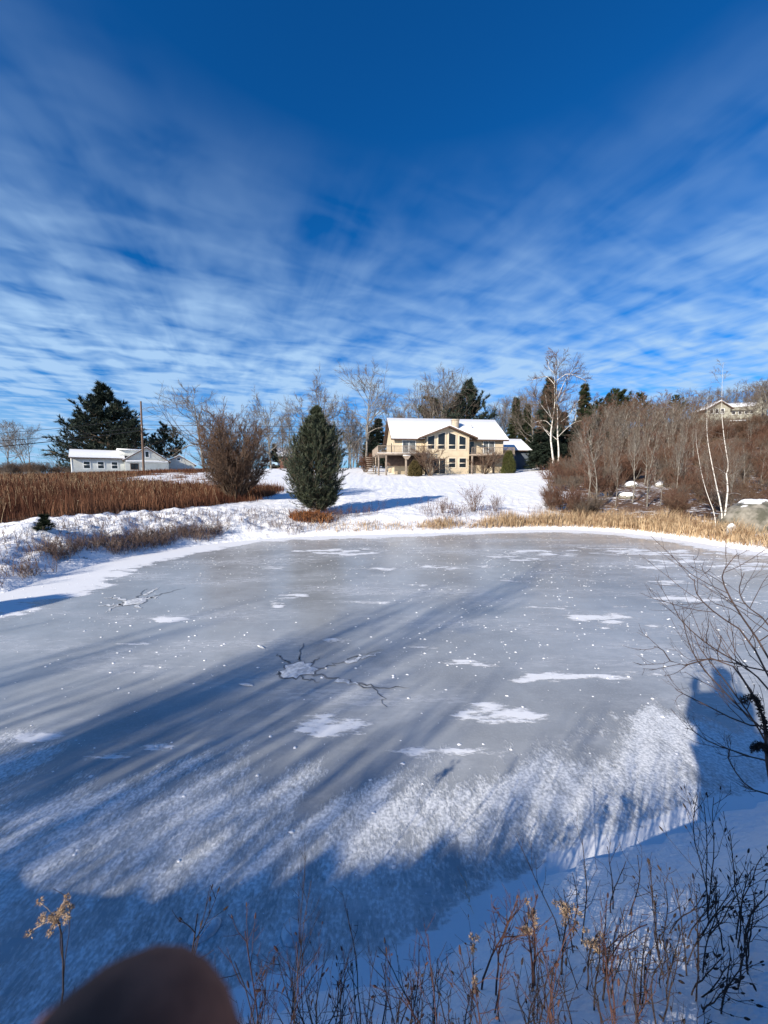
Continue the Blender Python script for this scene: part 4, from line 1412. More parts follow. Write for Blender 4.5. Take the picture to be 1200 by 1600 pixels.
for i in range(26):
    px = -10 + 118 * i / 25 + rnd.uniform(-3, 3)
    d = 84 + 14 * rnd.random()
    p = at(px, 745, d)
    (brA, brC)[i % 2].put((p[0], p[1], gz(p[0], p[1]) - .1), 1.6 + 1.6 * rnd.random(), rnd.random() * 6, 'low bare bush along the far left edge of the brown field', 'shrub', 'bushes at the far edge of the field', wide=rnd.uniform(1.1, 1.6))
for i in range(30):
    px = 380 + 215 * rnd.random()
    d = 84 + 22 * rnd.random()
    p = at(px, 735, d)
    (bareD, slimD, slimB, bareC)[i % 4].put((p[0], p[1], gz(p[0], p[1]) - .1), 5 + 5 * rnd.random(), rnd.random() * 6, 'low grey bare tree in the distant tree line left of the cream house', 'tree', 'distant bare tree line left of the house', wide=rnd.uniform(.9, 1.3))

# ------------------------------------------------------------------ field weeds, reeds and bank weeds (ground cover)
def blades(rng, x, y, z, h, w, bend=.25, seg=2):
    n = len(x)
    a = rng.random(n) * 6.283
    s_ = np.stack([np.cos(a), np.sin(a), np.zeros(n)], 1)
    b = rng.random(n) * 6.283
    l_ = np.stack([np.cos(b), np.sin(b), np.zeros(n)], 1) * (bend * h * rng.random(n))[:, None]
    p0 = np.stack([x, y, z], 1)
    up = np.array([0, 0, 1.0])
    h_ = h[:, None]
    w_ = np.broadcast_to(np.asarray(w, float), (n,))[:, None]
    p1 = p0 + up * h_ * .55 + l_ * .3
    p2 = p0 + up * h_ + l_
    q1 = np.stack([p0 - s_ * w_, p0 + s_ * w_, p1 + s_ * w_ * .8, p1 - s_ * w_ * .8], 1)
    t1 = np.stack([p1 - s_ * w_ * .8, p1 + s_ * w_ * .8, p2], 1)
    return q1, t1


rng = np.random.default_rng(100)


def scatter(n, test, box):
    x = rng.uniform(box[0], box[1], n)
    y = rng.uniform(box[2], box[3], n)
    k_ = test(x, y) > rng.random(n)
    return x[k_], y[k_]


mb = MB()
for n, ya, yb, w, h0 in ((110000, 10, 18, .007, .54), (130000, 16, 30, .0095, .5), (110000, 28, 68, .018, .36)):
    x, y = scatter(n, lambda x, y: in_field(x, y) * (np.abs(x) < y * 1.35 + 3), (-85 if yb > 40 else -45, 2, ya, yb))
    x, y = x[x > -y * 1.4 - 4], y[x > -y * 1.4 - 4]
    cl_ = fbm(x * .5, y * .5, 61)
    hh_ = h0 * (.3 + 1.25 * cl_) * (.6 + .6 * rng.random(len(x)) ** 2 * 1.6)
    z = ground_z(x, y) - .03
    q1, t1 = blades(rng, x, y, z, hh_, w, .35)
    mb.quads(q1).tris(t1)
fx, fy = scatter(5000, lambda x, y: in_field(x, y), (-60, 2, 10, 45))
fh = .5 + .3 * rng.random(len(fx))
P, Q = limbs(rng, np.stack([fx, fy, ground_z(fx, fy)], 1), np.stack([rng.normal(0, .15, len(fx)), rng.normal(0, .15, len(fx)), np.ones(len(fx))], 1), fh, np.full(len(fx), .006), 3, .1, .0, .7)
st_ = MB().tubes(P, Q, 3)
st_.tris(tufts(rng, P[:, -1], np.tile([0, 0, 1.0], (len(fx), 1)), np.full(len(fx), .07), .02, 5, .7))
tag(st_.build('field_seed_tops', 'reed'), 'pale tan seed tops scattered through the rust brown field weeds', 'weeds', kind='stuff')
tag(mb.build('field_weeds', 'field_weed'), 'tall rust brown dead weeds covering the field on the left', 'weeds', kind='stuff')


def near_shore(x, y):
    d = sdist(SHORE, x, y)
    far_ = sstep(-3.4, -2.5, x) * sstep(9, 10.5, y)
    thick = sstep(.18, .35, d) * sstep(1.5, .85, d) * far_
    gate = .16 + .6 * sstep(.4, .62, fbm(x * .8, y * .8, 71)) * sstep(-2, 3, x) + .6 * sstep(3.5, 6.5, x)
    return thick * np.clip(gate, 0, 1)


x, y = scatter(150000, near_shore, (-4, 17, 9, 18.5))
x, y = x[:15000], y[:15000]
hh_ = (.26 + .36 * sstep(2, 9, x)) * (.45 + .8 * rng.random(len(x))) * (.25 + 1.5 * fbm(x * 1.5, y * 1.5, 72, 3))
q1, t1 = blades(rng, x, y, ground_z(x, y) - .03, hh_, .0085, .55)
mb = MB().quads(q1).tris(t1)
tag(mb.build('shore_reeds', 'reed'), 'dry tan reeds fringing the far and right shore of the pond', 'reeds', kind='stuff')


def left_bank(x, y):
    d = sdist(SHORE, x, y)
    g = sstep(.05, .3, d) * sstep(1.5, .7, d) * (x < -2.2) * (y > 5)
    w_ = sstep(.42, .6, fbm(x * .9, y * .9, 81)) * (.35 + .65 * sstep(-4, -6, x))
    e_ = sstep(.3, .6, d) * sstep(3.6, 2.0, d) * (x < -1) * (y > 5) * .1
    return np.maximum(g * w_, e_)


x, y = scatter(60000, left_bank, (-13, -2, 4, 17))
x, y = x[:6500], y[:6500]
P, Q = limbs(rng, np.stack([x, y, ground_z(x, y) - .03], 1), np.stack([rng.normal(0, .3, len(x)), rng.normal(0, .3, len(x)), np.ones(len(x))], 1), .16 + .3 * rng.random(len(x)), np.full(len(x), .005), 4, .15, .05, .5)
mb = MB().tubes(P, Q, 3)
a1 = spawn(rng, P, Q, 5, .3, 1, 35, 12, .35, .3, .8, .0035)
P1, Q1 = limbs(rng, *a1, k=3, wob=.2, trop=.1, tip=.6)
mb.tubes(P1, Q1, 3)
tag(mb.build('bank_weeds', 'weed_dark'), 'low dark purple brown dead weeds along the left snow bank', 'weeds', kind='stuff')


def lawn_tips(x, y):
    d = sdist(SHORE, x, y)
    return sstep(1.0, 1.6, d) * sstep(6, 2, d) * sstep(.45, .7, fbm(x * .9, y * .9, 91)) * (y > 13) * (x > -4)


x, y = scatter(9000, lawn_tips, (-5, 9, 13, 24))
x, y = x[:900], y[:900]
P, Q = limbs(rng, np.stack([x, y, ground_z(x, y) - .03], 1), np.stack([rng.normal(0, .2, len(x)), rng.normal(0, .2, len(x)), np.ones(len(x))], 1), .15 + .4 * rng.random(len(x)), np.full(len(x), .005), 4, .12, .05, .5)
mb = MB().tubes(P, Q, 3)
a1 = spawn(rng, P, Q, 4, .3, 1, 32, 12, .4, .3, .8, .004)
mb.tubes(*limbs(rng, *a1, k=3, wob=.2, trop=.1, tip=.6), 3)
tag(mb.build('lawn_weeds', 'twig_rust'), 'scattered thin dead stems poking through snow beyond the far shore', 'weeds', kind='stuff')

# bracken under the fir
fb = at(487, 825, 16.4)
fern = empty('bracken', (fb[0], fb[1], gz(fb[0], fb[1])), 'rust red dead bracken under the dark fir by the shore', 'bracken')
n = 900
a_ = rng.random(n) * 6.283
q_ = rng.random(n) * .9
x, y = q_ * np.cos(a_) * 1.1, q_ * np.sin(a_) * .5
zz_ = ground_z(x + fb[0], y + fb[1]) - fern.location[2]
q1, t1 = blades(rng, x, y, zz_, .2 + .25 * rng.random(n), .02, 1.2)
MB().quads(q1).tris(t1).build('fronds', 'fern_rust', fern)

# small spruce with a snow mound on the left bank
sp_ = at(72, 842, 10.6)
sloc = (sp_[0], sp_[1], gz(sp_[0], sp_[1]) - .05)
Proto('spruce_seedling', conifer(33, h=1.0, rad=.32, whorls=9, per=6, first=.05, tl=.16, tw=.03, shoots=6, trunk_r=.02, sub=3, needle='needle'), 1.0).put(sloc, .46, 0, 'tiny dark green spruce poking from the snow mound on the left bank', 'spruce', wide=1.5)

# ------------------------------------------------------------------ boulders
def rock(name, loc, sx, sy, sz, seed, material, label, snow=True, snowmin=.55):
    n1, n2 = 48, 28
    th = np.linspace(0, 2 * math.pi, n1, endpoint=False)
    ph = np.linspace(-.5, math.pi / 2, n2)
    T_, P_ = np.meshgrid(th, ph)
    nx_, ny_, nz_ = np.cos(T_) * np.cos(P_), np.sin(T_) * np.cos(P_), np.sin(P_)
    b = 1 + .35 * (fbm(nx_ * 1.4 + 5 + seed, ny_ * 1.4 + nz_ * 1.1, seed, 4) - .5) + .1 * (fbm(nx_ * 5 + 9, ny_ * 5 + nz_ * 4, seed + 3, 3) - .5)
    V = np.stack([nx_ * b * sx, ny_ * b * sy, nz_ * b * sz], -1)
    i_ = np.arange(n1 * n2).reshape(n2, n1)
    Q = np.stack([i_[:-1], np.roll(i_[:-1], -1, 1), np.roll(i_[1:], -1, 1), i_[1:]], -1).reshape(-1, 4)
    root = MB().add(V, Q).build(name, material, None, True)
    root.location = loc
    tag(root, label, 'boulder')
    if snow:
        up = np.zeros(V.shape)
        dvx = np.gradient(V, axis=1)
        dvy = np.gradient(V, axis=0)
        N = norm(np.cross(dvx.reshape(-1, 3), dvy.reshape(-1, 3))).reshape(V.shape)
        th_ = .09 * min(1, sz) * sstep(snowmin, snowmin + .2, N[..., 2] + .3 * (fbm(V[..., 0] * 2.5, V[..., 1] * 2.5, seed + 9) - .5)) - .02
        S = V + N * th_[..., None]
        MB().add(S, Q).build('snow_cap', 'snow', root, True)
    return root


b_ = at(1186, 832, 13.3)
rock('boulder', (b_[0] + .25, b_[1] + .3, gz(b_[0], b_[1]) + .1), 1.3, .9, .95, 3, 'boulder', 'large mossy grey boulder with snow on top at the right shore', True, .82)
b_ = at(1142, 828, 13.0)
rock('boulder', (b_[0], b_[1], gz(b_[0], b_[1]) + .16), .17, .15, .34, 8, 'stone_pale', 'small pale upright stone between the birch and the big boulder', True, .2)
for px, py, d, s_, lab in ((987, 744, 30, .55, 'snow capped boulder deep in the right thicket, left one of the pair'), (1038, 748, 29, .6, 'snow capped boulder deep in the right thicket, beside the lone slim tree'), (980, 782, 23.5, .5, 'low snowy rock heap at the foot of the thicket'), (1093, 750, 28, .4, 'small snow capped rock behind the birches')):
    b_ = at(px, py, d)
    rock('boulder', (b_[0], b_[1], gz(b_[0], b_[1])), s_, s_ * .7, s_ * .7, int(px), 'boulder', lab, True, .25)

# ------------------------------------------------------------------ on the ice: snow clumps, thaw holes, lumps
def blobs(rng, pts, rx, rz_, seed):
    """small flattened lumps"""
    k1, k2 = 6, 3
    n = len(pts)
    th = np.arange(k1) * 2 * math.pi / k1
    V = []
    for j, (cr_, zr_) in enumerate(((1.0, 0.0), (.8, .6), (.35, 1.0))):
        jit = 1 + 1.0 * (rng.random((n, k1)) - .5)
        rx_ = rx[:, None] * cr_ * jit
        V.append(np.stack([pts[:, :1] + rx_ * np.cos(th)[None], pts[:, 1:2] + rx_ * np.sin(th)[None] * .75, np.broadcast_to((rz_ * zr_)[:, None], (n, k1))], -1))
    V = np.stack(V, 1)
    i_ = np.arange(n * 3 * k1).reshape(n, 3, k1)
    A, B = i_[:, :-1], i_[:, 1:]
    Q = np.stack([A, np.roll(A, -1, 2), np.roll(B, -1, 2), B], -1).reshape(-1, 4)
    return MB().add(V.reshape(-1, 3), Q).add(V[:, 2].reshape(-1, 3), np.arange(n * k1).reshape(n, k1))


n = 9500
x, y = rng.uniform(-9, 13, n), rng.uniform(1.8, 16.5, n)
k_ = (sdist(SHORE, x, y) < -.15) & (rng.random(n) < .3 + .7 * sstep(.4, .62, fbm(x * .8, y * .8, 55)))
pts = np.stack([x, y], 1)[k_]
rx_ = .0045 + .017 * rng.random(len(pts)) ** 3
tag(blobs(rng, pts, rx_, rx_ * .34, 1).build('snow_clumps', 'snow', None, True), 'tiny white snow clumps scattered over the whole frozen pond', 'snow clumps', kind='stuff')


def ribbon(mb_, pts, w0, w1, z, jag=0):
    P = np.asarray(pts, float)
    if jag:
        Q = [P[0]]
        for a, b in zip(P[:-1], P[1:]):
            for f in np.linspace(0, 1, 7)[1:]:
                p = a + (b - a) * f
                Q.append(p + rng.normal(0, jag, 2) * (f < 1))
        P = np.array(Q)
    T_ = np.gradient(P, axis=0)
    T_ /= np.linalg.norm(T_, axis=1, keepdims=True) + 1e-9
    N = np.stack([-T_[:, 1], T_[:, 0]], 1)
    w = np.linspace(w0, w1, len(P)) * (.6 + .8 * rng.random(len(P)))
    A, B = P + N * w[:, None] / 2, P - N * w[:, None] / 2
    n_ = len(P)
    V = np.concatenate([np.c_[A, np.full(n_, z)], np.c_[B, np.full(n_, z)]])
    mb_.add(V, [(i, i + 1, n_ + i + 1, n_ + i) for i in range(n_ - 1)])


def star(label, centre, rx, cracks, whites, seed, sc=1.0):
    c = on_ice(*centre)
    o = empty('thaw_hole', (c[0], c[1], 0), label, 'ice crack')
    a = np.linspace(0, 2 * math.pi, 26, endpoint=False)
    r_ = rx * (1 + .8 * (vnoise(np.cos(a) * 2 + seed, np.sin(a) * 2, seed) - .5) + .35 * (rng.random(26) - .5))
    ring = np.stack([r_ * np.cos(a), r_ * np.sin(a) * 1.0, np.full(26, .004)], 1)
    inner = ring * .72 + [0, 0, .008]
    v_ = np.concatenate([ring, inner, [[0, 0, .014]]])
    MB().add(v_, [(i, (i + 1) % 26, (i + 1) % 26 + 26, i + 26) for i in range(26)]).add(inner, [list(range(26))]).build('snow_plug', 'rime', o)
    mb_ = MB()
    ring2 = ring * 1.12
    mb_.add(np.concatenate([ring * .95, ring2]) * [1, 1, .5], [(i, i + 26, (i + 1) % 26 + 26, (i + 1) % 26) for i in range(26)])
    for cr_ in cracks:
        P = np.array([on_ice(*p) for p in cr_]) - c
        ribbon(mb_, P, .032 * sc, .007 * sc, .0035, .022)
    mb_.build('crack', 'dark_ice', o)
    if whites:
        mb_ = MB()
        for cr_ in whites:
            P = np.array([on_ice(*p) for p in cr_]) - c
            ribbon(mb_, P, .07 * sc, .01, .006, .02)
        mb_.build('snow_streak', 'rime', o)
    return o


star('star shaped thaw hole with dark branching cracks near the middle of the ice', (466, 1046), .19,
     [[(485, 1047), (510, 1042), (535, 1035), (565, 1022), (600, 1016)], [(480, 1052), (520, 1060), (560, 1068), (590, 1080), (605, 1105)], [(470, 1038), (468, 1025), (474, 1005)], [(455, 1040), (440, 1028), (432, 1022)],
      [(480, 1040), (492, 1032), (500, 1025)], [(560, 1068), (600, 1075), (640, 1075)], [(445, 1052), (430, 1055)], [(466, 1052), (480, 1062), (500, 1066)]], [[(540, 1036), (570, 1027), (595, 1020)], [(525, 1063), (560, 1070)]], 4)
star('white star shaped thaw hole with snowy rays nearer the left bank', (208, 940), .2,
     [[(215, 935), (222, 925), (230, 920)], [(240, 932), (262, 926), (290, 918)]], [[(195, 942), (180, 948), (165, 957)], [(198, 938), (180, 935), (162, 934)], [(222, 938), (240, 933), (246, 936)], [(212, 946), (222, 950)], [(190, 945), (170, 946), (155, 946)], [(228, 930), (240, 922), (248, 918)]], 5, 1.2)


def lump(px, py, w, label, name='snow_lump', asp=.75, rz=0.0, hgt=.3):
    c = on_ice(px, py)
    r_ = w * 2.4 / (-ray(px, py)[2]) / 2
    n1, n2 = 20, 8
    th = np.linspace(0, 2 * math.pi, n1, endpoint=False)
    ph = np.linspace(0, math.pi / 2, n2)
    T_, P_ = np.meshgrid(th, ph)
    b = 1 + .3 * (fbm(np.cos(T_) * 2 + px, np.sin(T_) * 2 + P_, 5) - .5)
    V = np.stack([np.cos(T_) * np.cos(P_) * b * r_, np.sin(T_) * np.cos(P_) * b * r_ * asp, np.sin(P_) * r_ * hgt * b], -1)
    i_ = np.arange(n1 * n2).reshape(n2, n1)
    Q = np.stack([i_[:-1], np.roll(i_[:-1], -1, 1), np.roll(i_[1:], -1, 1), i_[1:]], -1).reshape(-1, 4)
    o = MB().add(V, Q).build(name, 'rime', None, True)
    o.location = (c[0], c[1], .002)
    o.rotation_euler = (0, 0, rz)
    return tag(o, label, 'snow lump')


lump(460, 1456, 40, 'round white snow lump on the shaded ice near the bank', asp=1.0)
lump(320, 1456, 48, 'elongated white snow lump left of the round one on the shaded ice', asp=.55, rz=R(35))
lump(1030, 1330, 22, 'small snow lump at the ice edge behind the dark stalks', asp=.8)
lump(385, 1070, 26, 'short white snow stick lying on the ice left of the star crack', 'snow_stick', .22, R(-12), .15)
lump(408, 1011, 18, 'short slanting white snow stick above the star crack', 'snow_stick', .22, R(-35), .15)

# ------------------------------------------------------------------ dry stalks on the near bank
def stalk_plant(root, rng, h, n, spread, r_, m, pods=None, head=None, mat_='stalk'):
    a = rng.random(n) * 6.283
    q_ = rng.random(n) * spread
    D = np.stack([np.cos(a) * q_, np.sin(a) * q_, np.ones(n)], 1)
    P0 = np.stack([np.cos(a) * .03, np.sin(a) * .03, np.full(n, -.04)], 1)
    P, Q = limbs(rng, P0, D, h * (.7 + .35 * rng.random(n)), np.full(n, r_), 9, .085, .02, .45)
    mb_ = MB().tubes(P, Q, 6)
    a1 = spawn(rng, P, Q, m, .35, .95, 36, 10, .3, .5, .6, r_ * .4)
    P1, Q1 = limbs(rng, *a1, k=5, wob=.1, trop=.12, tip=.5)
    mb_.tubes(P1, Q1, 5)
    a2 = spawn(rng, P1, Q1, 2, .3, 1, 40, 10, .4, .3, .7, r_ * .3)
    P2, Q2 = limbs(rng, *a2, k=3, wob=.1, trop=.12, tip=.6)
    mb_.tubes(P2, Q2, 4)
    mb_.build('stem', mat_, root, True)
    tips = np.concatenate([P1[:, -1], P2[:, -1]])
    dirs = np.concatenate([P1[:, -1] - P1[:, -2], P2[:, -1] - P2[:, -2]])
    if pods:
        k_ = rng.random(len(tips)) < pods
        tp, dr = tips[k_], norm(dirs[k_])
        for p, d in list(zip(tp, dr))[:14]:
            L = .004 + .005 * rng.random()
            MB().tube([p - d * L * .3, p + d * L * .4, p + d * L * 1.1, p + d * L * 1.8], [.002, L * .42, L * .36, .001], 6).build('seed_pod', mat_, root, True)
    if head:
        lob = max(4, head // 5)
        for i in range(n):
            hm = MB()
            c = P[i, -1]
            cen = c + rng.normal(0, 1, (lob, 3)) * [.019, .019, .027] * (head / 70) ** .5 - [0, 0, .014]
            pts_ = np.repeat(cen, 34, 0) + rng.normal(0, .0036, (lob * 34, 3))
            dd = norm(pts_ - np.repeat(cen, 34, 0))
            hm.tris(tufts(rng, pts_, dd, np.full(len(dd), .007), .0022, 4, .7))
            for e_ in cen:
                hm.tube([c - [0, 0, .03], (c + e_) / 2 - [0, 0, .006], e_], [.0012, .001, .0008], 4)
            hm.build('seed_head', 'seed_tan', root)


def stalk_at(px, py, d, label, seed, n=3, spread=.25, m=6, pods=None, head=None, mat_='stalk', r_=.0042, cat='dead stalk', group=None, name='dead_stalk'):
    """a plant whose top reaches picture position px, py at distance d"""
    p = at(px, py, d)
    z = gz(p[0], p[1])
    h = max(.25, p[2] - z)
    o = empty(name, (p[0], p[1], z), label, cat, group)
    stalk_plant(o, np.random.default_rng(seed), h * 1.02, n, spread, r_, m, pods, head, mat_)
    return o


stalk_at(42, 1428, 0.95, 'dead stalk with a fluffy tan seed head at the lower left of the near bank', 201, 1, .02, 3, None, 90, 'stalk', .0036, name='seed_head_stalk')
stalk_at(300, 1385, 1.05, 'dead stalk with branching seed twigs left of the round snow lump', 202, 1, .1, 9, .6, None, 'stalk', .004)
stalk_at(390, 1475, 0.98, 'reddish stalk with pale seed tips beside the blurred finger', 203, 2, .06, 9, .5, None, 'stalk_red', .003)
stalk_at(893, 1400, 1.3, 'dark stalk with a fluffy cream seed head right of the bank middle', 204, 1, .05, 5, .3, 80, 'stalk', .0042, name='seed_head_stalk')
stalk_at(905, 1478, 1.2, 'shorter stalk with a small tan seed head under the cream one', 205, 1, .06, 4, .3, 45, 'stalk', .0036, name='seed_head_stalk')
stalk_at(770, 1315, 1.35, 'tall reddish stalk with dark seed clusters leaning over the ice edge', 206, 2, .12, 10, .8, None, 'stalk_red', .0042)
stalk_at(848, 1440, 1.25, 'rust brown dock stalk with dense seed tufts in the bank middle', 207, 2, .08, 8, .8, 30, 'stalk_red', .005)
stalk_at(710, 1495, 1.15, 'thin stalk with a tiny cream tuft left of the dock stalk', 208, 1, .05, 4, .3, 16, 'stalk', .0026, name='seed_head_stalk')
stalk_at(748, 1448, 1.3, 'thin stalk with a small pale tuft just left of the reddish stalk', 209, 1, .05, 4, .3, 18, 'stalk', .0028, name='seed_head_stalk')
stalk_at(735, 1350, 1.95, 'short tan stalk standing at the edge of the ice', 210, 2, .06, 3, None, None, 'seed_tan', .004)
rs2 = random.Random(31)
G_st = 'dark bare stalks on the near snow bank'
for i, (px, py, d) in enumerate(((490, 1530, 1.15), (515, 1545, 1.05), (575, 1450, 1.2), (600, 1470, 1.1), (640, 1500, 1.1), (665, 1490, 1.2), (690, 1530, 1.0), (735, 1545, .95), (790, 1440, 1.2), (815, 1500, 1.0), (895, 1320, 1.5), (915, 1340, 1.4), (960, 1380, 1.25),
                                 (945, 1440, 1.1), (975, 1300, 1.55), (1000, 1440, 1.05), (985, 1480, 1.0), (870, 1530, .95), (925, 1520, .95), (1020, 1500, .95), (555, 1560, 1.0), (620, 1560, .95))):
    stalk_at(px, py, d, 'thin dark bare stalk standing in the shaded snow of the near bank', 220 + i, rnd.choice((2, 3, 3)), .14, 4, .25 if i % 3 == 0 else None, None, 'stalk' if i % 4 else 'stalk_red', .003, group=G_st)
for i in range(34):
    px = 370 + 640 * rs2.random()
    py = 1430 + 120 * rs2.random() - .1 * max(0, px - 600)
    stalk_at(px, py, .8 + .45 * rs2.random(), 'thin dark bare stalk standing in the shaded snow of the near bank', 330 + i, rs2.choice((1, 2, 2)), .4, 5, .3 if i % 3 == 0 else None, None, 'stalk' if i % 3 else 'stalk_red', .0022, group=G_st)
G_pod = 'dark branching stalks with pods at the lower right'
for i, (px, py, d) in enumerate(((1040, 1290, 1.35), (1060, 1340, 1.2), (1090, 1300, 1.3), (1105, 1380, 1.1), (1140, 1240, 1.35), (1165, 1330, 1.15), (1185, 1290, 1.2), (1120, 1440, 1.0), (1070, 1430, 1.05), (1160, 1470, .95), (1190, 1400, 1.0), (1030, 1400, 1.15), (1210, 1350, 1.05), (1050, 1500, .95))):
    stalk_at(px, py, d, 'dark branching dead stalk with seed pods in the lower right corner', 260 + i, rnd.choice((2, 3)), .26, 6, .7, None, 'stalk', .0025, group=G_pod)

# twiggy shrub reaching in from the right
tr_ = at(1245, 1290, 1.75)
tz = gz(tr_[0], tr_[1])
tsh = empty('twiggy_shrub', (tr_[0], tr_[1], tz), 'bare dark twiggy shrub reaching over the ice from the right edge', 'shrub')
off = np.array([tr_[0], tr_[1], tz])
main = [[(1245, 1300), (1215, 1200), (1180, 1130), (1130, 1060), (1095, 1015), (1085, 990)], [(1245, 1280), (1200, 1150), (1180, 1090), (1130, 1030), (1060, 1040), (1035, 1015), (1022, 1010)], [(1245, 1280), (1215, 1110), (1175, 1050), (1110, 1010), (1065, 970), (1050, 940)],
        [(1245, 1280), (1230, 1100), (1190, 1010), (1150, 950), (1130, 910), (1132, 890), (1152, 865)], [(1245, 1280), (1235, 1050), (1200, 975), (1165, 945), (1155, 920), (1163, 895)], [(1245, 1280), (1225, 1120), (1170, 1000), (1120, 960), (1090, 930), (1085, 905)],
        [(1245, 1290), (1210, 1200), (1165, 1180), (1110, 1160), (1080, 1140), (1070, 1138)], [(1245, 1300), (1220, 1250), (1170, 1230), (1140, 1190), (1140, 1170)], 
        [(1245, 1280), (1220, 1150), (1160, 1130), (1090, 1095), (1060, 1080), (1055, 1075)], [(1245, 1280), (1230, 1080), (1160, 1040), (1100, 1030), (1075, 1035)], [(1245, 1290), (1225, 1180), (1150, 1100), (1095, 1040), (1075, 1000), (1065, 960)]]
lim, twg = MB(), MB()
rng = np.random.default_rng(300)
for i, pts in enumerate(main):
    P = smooth_path(px_path(pts, 1.75, .5 * (rng.random() - .2)), 12)
    P[0] = tr_ + rng.normal(0, .04, 3) * [1, 1, 0]
    P[0, 2] = tz - .03
    P = P - off
    Q = np.linspace(.0055, .0014, 12)
    lim.tubes(P[None], Q[None], 6)
    a1 = spawn(rng, P[None], Q[None], 8, .3, .98, 38, 10, .18, .4, .6, .0013)
    P1, Q1 = limbs(rng, *a1, k=6, wob=.1, trop=.1, tip=.5)
    twg.tubes(P1, Q1, 4)
    a2 = spawn(rng, P1, Q1, 3, .3, 1, 36, 10, .4, .4, .7, .001)
    P2, Q2 = limbs(rng, *a2, k=4, wob=.1, trop=.1, tip=.6)
    twg.tubes(P2, Q2, 3)
lim.build('stems', 'twig_dark', tsh, True)
twg.build('twigs', 'twig_dark', tsh, True)
# shaggy dark dead branch inside it
sb = at(1190, 1180, 1.7)
sg = empty('shaggy_branch', (sb[0], sb[1], gz(sb[0], sb[1])), 'dark shaggy dead branch with husks tangled in the right edge shrub', 'dead branch')
off = np.array(sg.location)
P = smooth_path(px_path([(1225, 1330), (1200, 1200), (1195, 1130), (1175, 1085), (1160, 1060)], 1.7), 12) - off
P[0, 2] = -.05
MB().tubes(P[None], np.linspace(.009, .004, 12)[None], 7).build('stem', 'twig_dark', sg, True)
sm = MB()
for pts in ([(1200, 1150), (1190, 1115), (1180, 1090), (1160, 1096)], [(1205, 1180), (1190, 1165), (1176, 1170)]):
    C = smooth_path(px_path(pts, 1.68), 40) - off
    pt = np.repeat(C, 7, 0) + rng.normal(0, .0065, (280, 3))
    sm.tris(tufts(rng, pt, norm(rng.normal(0, 1, (280, 3))), np.full(280, .013), .004, 6, .8))
sm.build('husk_tufts', 'stalk', sg)

# ------------------------------------------------------------------ behind the camera: what throws the shade over the ice
def shade_base(px, py, h):
    """foot of something h above the ice whose shadow tip falls on the ice at this picture position"""
    c = on_ice(px, py)
    b = c - SDIR * h / math.tan(ELEV)
    return b[0], b[1]


shB = Proto('bare_tree', bare_tree(71, nl=18, ang=36, spread=.3, twigs=(7, 6), trunk_r=.16, first=.6, rtwig=.018), 10)
shS = Proto('bare_tree', bare_tree(72, nl=26, ang=38, spread=.3, twigs=(9, 8), trunk_r=.14, first=.55, rtwig=.02), 10)
for i, (px, py, h, pr, wd) in enumerate(((430, 1035, 10, shS, .4), (180, 1020, 11, shB, .5), (-150, 1060, 12, shB, .7))):
    x, y = shade_base(px, py, h)
    z = gz(x, y)
    pr.put((x, y, z), h - z, i * 1.3, 'tree on the bank behind the photographer casting streaked shadows on the ice', 'tree', 'trees behind the photographer', wide=wd)
shr = Proto('bank_shrub', shrub(73, 2.0, 5, .11, .017, 'twig_dark', (5, 3), .007), 2.0)
tips = [(735, 1083, 5), (782, 1080, 5), (690, 1115, 4.5), (640, 1100, 5), (880, 1150, 4), (960, 1165, 4), (830, 1180, 4), (1010, 1180, 4), (920, 1210, 3.6)]
rs = random.Random(9)
tips += [(868, 880, 9), (838, 893, 8.5), (790, 907, 8), (690, 925, 9), (640, 945, 8), (575, 962, 8.5), (510, 990, 8), (330, 966, 9), (270, 990, 8.5), (165, 1012, 9), (60, 1045, 8), (450, 1015, 7.5), (380, 1050, 7)]
for i in range(46):
    px = -330 + 980 * i / 45 + rs.uniform(-20, 20)
    tips.append((px, 1075 + 120 * rs.random() ** 1.2 - (.14 * max(0, 420 - px) if rs.random() < .5 else 0), rs.uniform(3.6, 6)))
for i in range(16):
    tips.append((-100 + 1000 * i / 15 + rs.uniform(-25, 25), 1245 + 70 * rs.random() + (.06 * max(0, 500 - 60 * i)), rs.uniform(2.6, 3.6)))
for i, (px, py, h) in enumerate(tips):
    x, y = shade_base(px, py, h)
    z = gz(x, y)
    shr.put((x, y, z - .05), h - z, i * 1.7, 'leafless shrub on the bank behind the photographer', 'shrub', 'shrubs behind the photographer', wide=rs.uniform(.3, .6) if h < 7 else .32)
den = Proto('juniper', cone_yew(74, 1.6, .8, ([0, .2, .6, .85, 1], [1, 1.05, .85, .55, .25]), 'needle'), 1.65)  # dense bushes out of view, added to shade the near ice and banks
for i, (px, py, h) in enumerate(((-60, 1490, 2.3), (170, 1450, 2.3), (330, 1420, 2.3), (500, 1365, 2.5), (555, 1385, 2.3), (610, 1370, 2.5), (690, 1345, 2.6), (745, 1370, 2.3), (810, 1350, 2.4), (870, 1375, 2.3), (260, 1440, 2.4), (400, 1400, 2.5), (440, 1470, 2.1), (630, 1440, 2.1), (780, 1440, 2.0), (260, 1520, 2.1), (960, 1410, 2.0), (1200, 1165, 2.4), (1240, 1190, 2.5), (1190, 1230, 2.1))):
    x, y = shade_base(px, py, h)
    z = gz(x, y)
    den.put((x, y, z - .05), max(.5, h - z), i * .9, 'unseen juniper bush added behind the photographer to shade the near ice', 'shrub', 'junipers added behind the photographer for shade', wide=.36 if py < 1430 and px < 1100 else .6)
x, y = shade_base(75, 937, 2.0)  # out of view past the left edge, added for its shadow
den.put((x, y, gz(x, y) - .05), 2.0 - gz(x, y), 2, 'unseen juniper added on the left bank to shade the bank weeds', 'shrub', wide=.9)

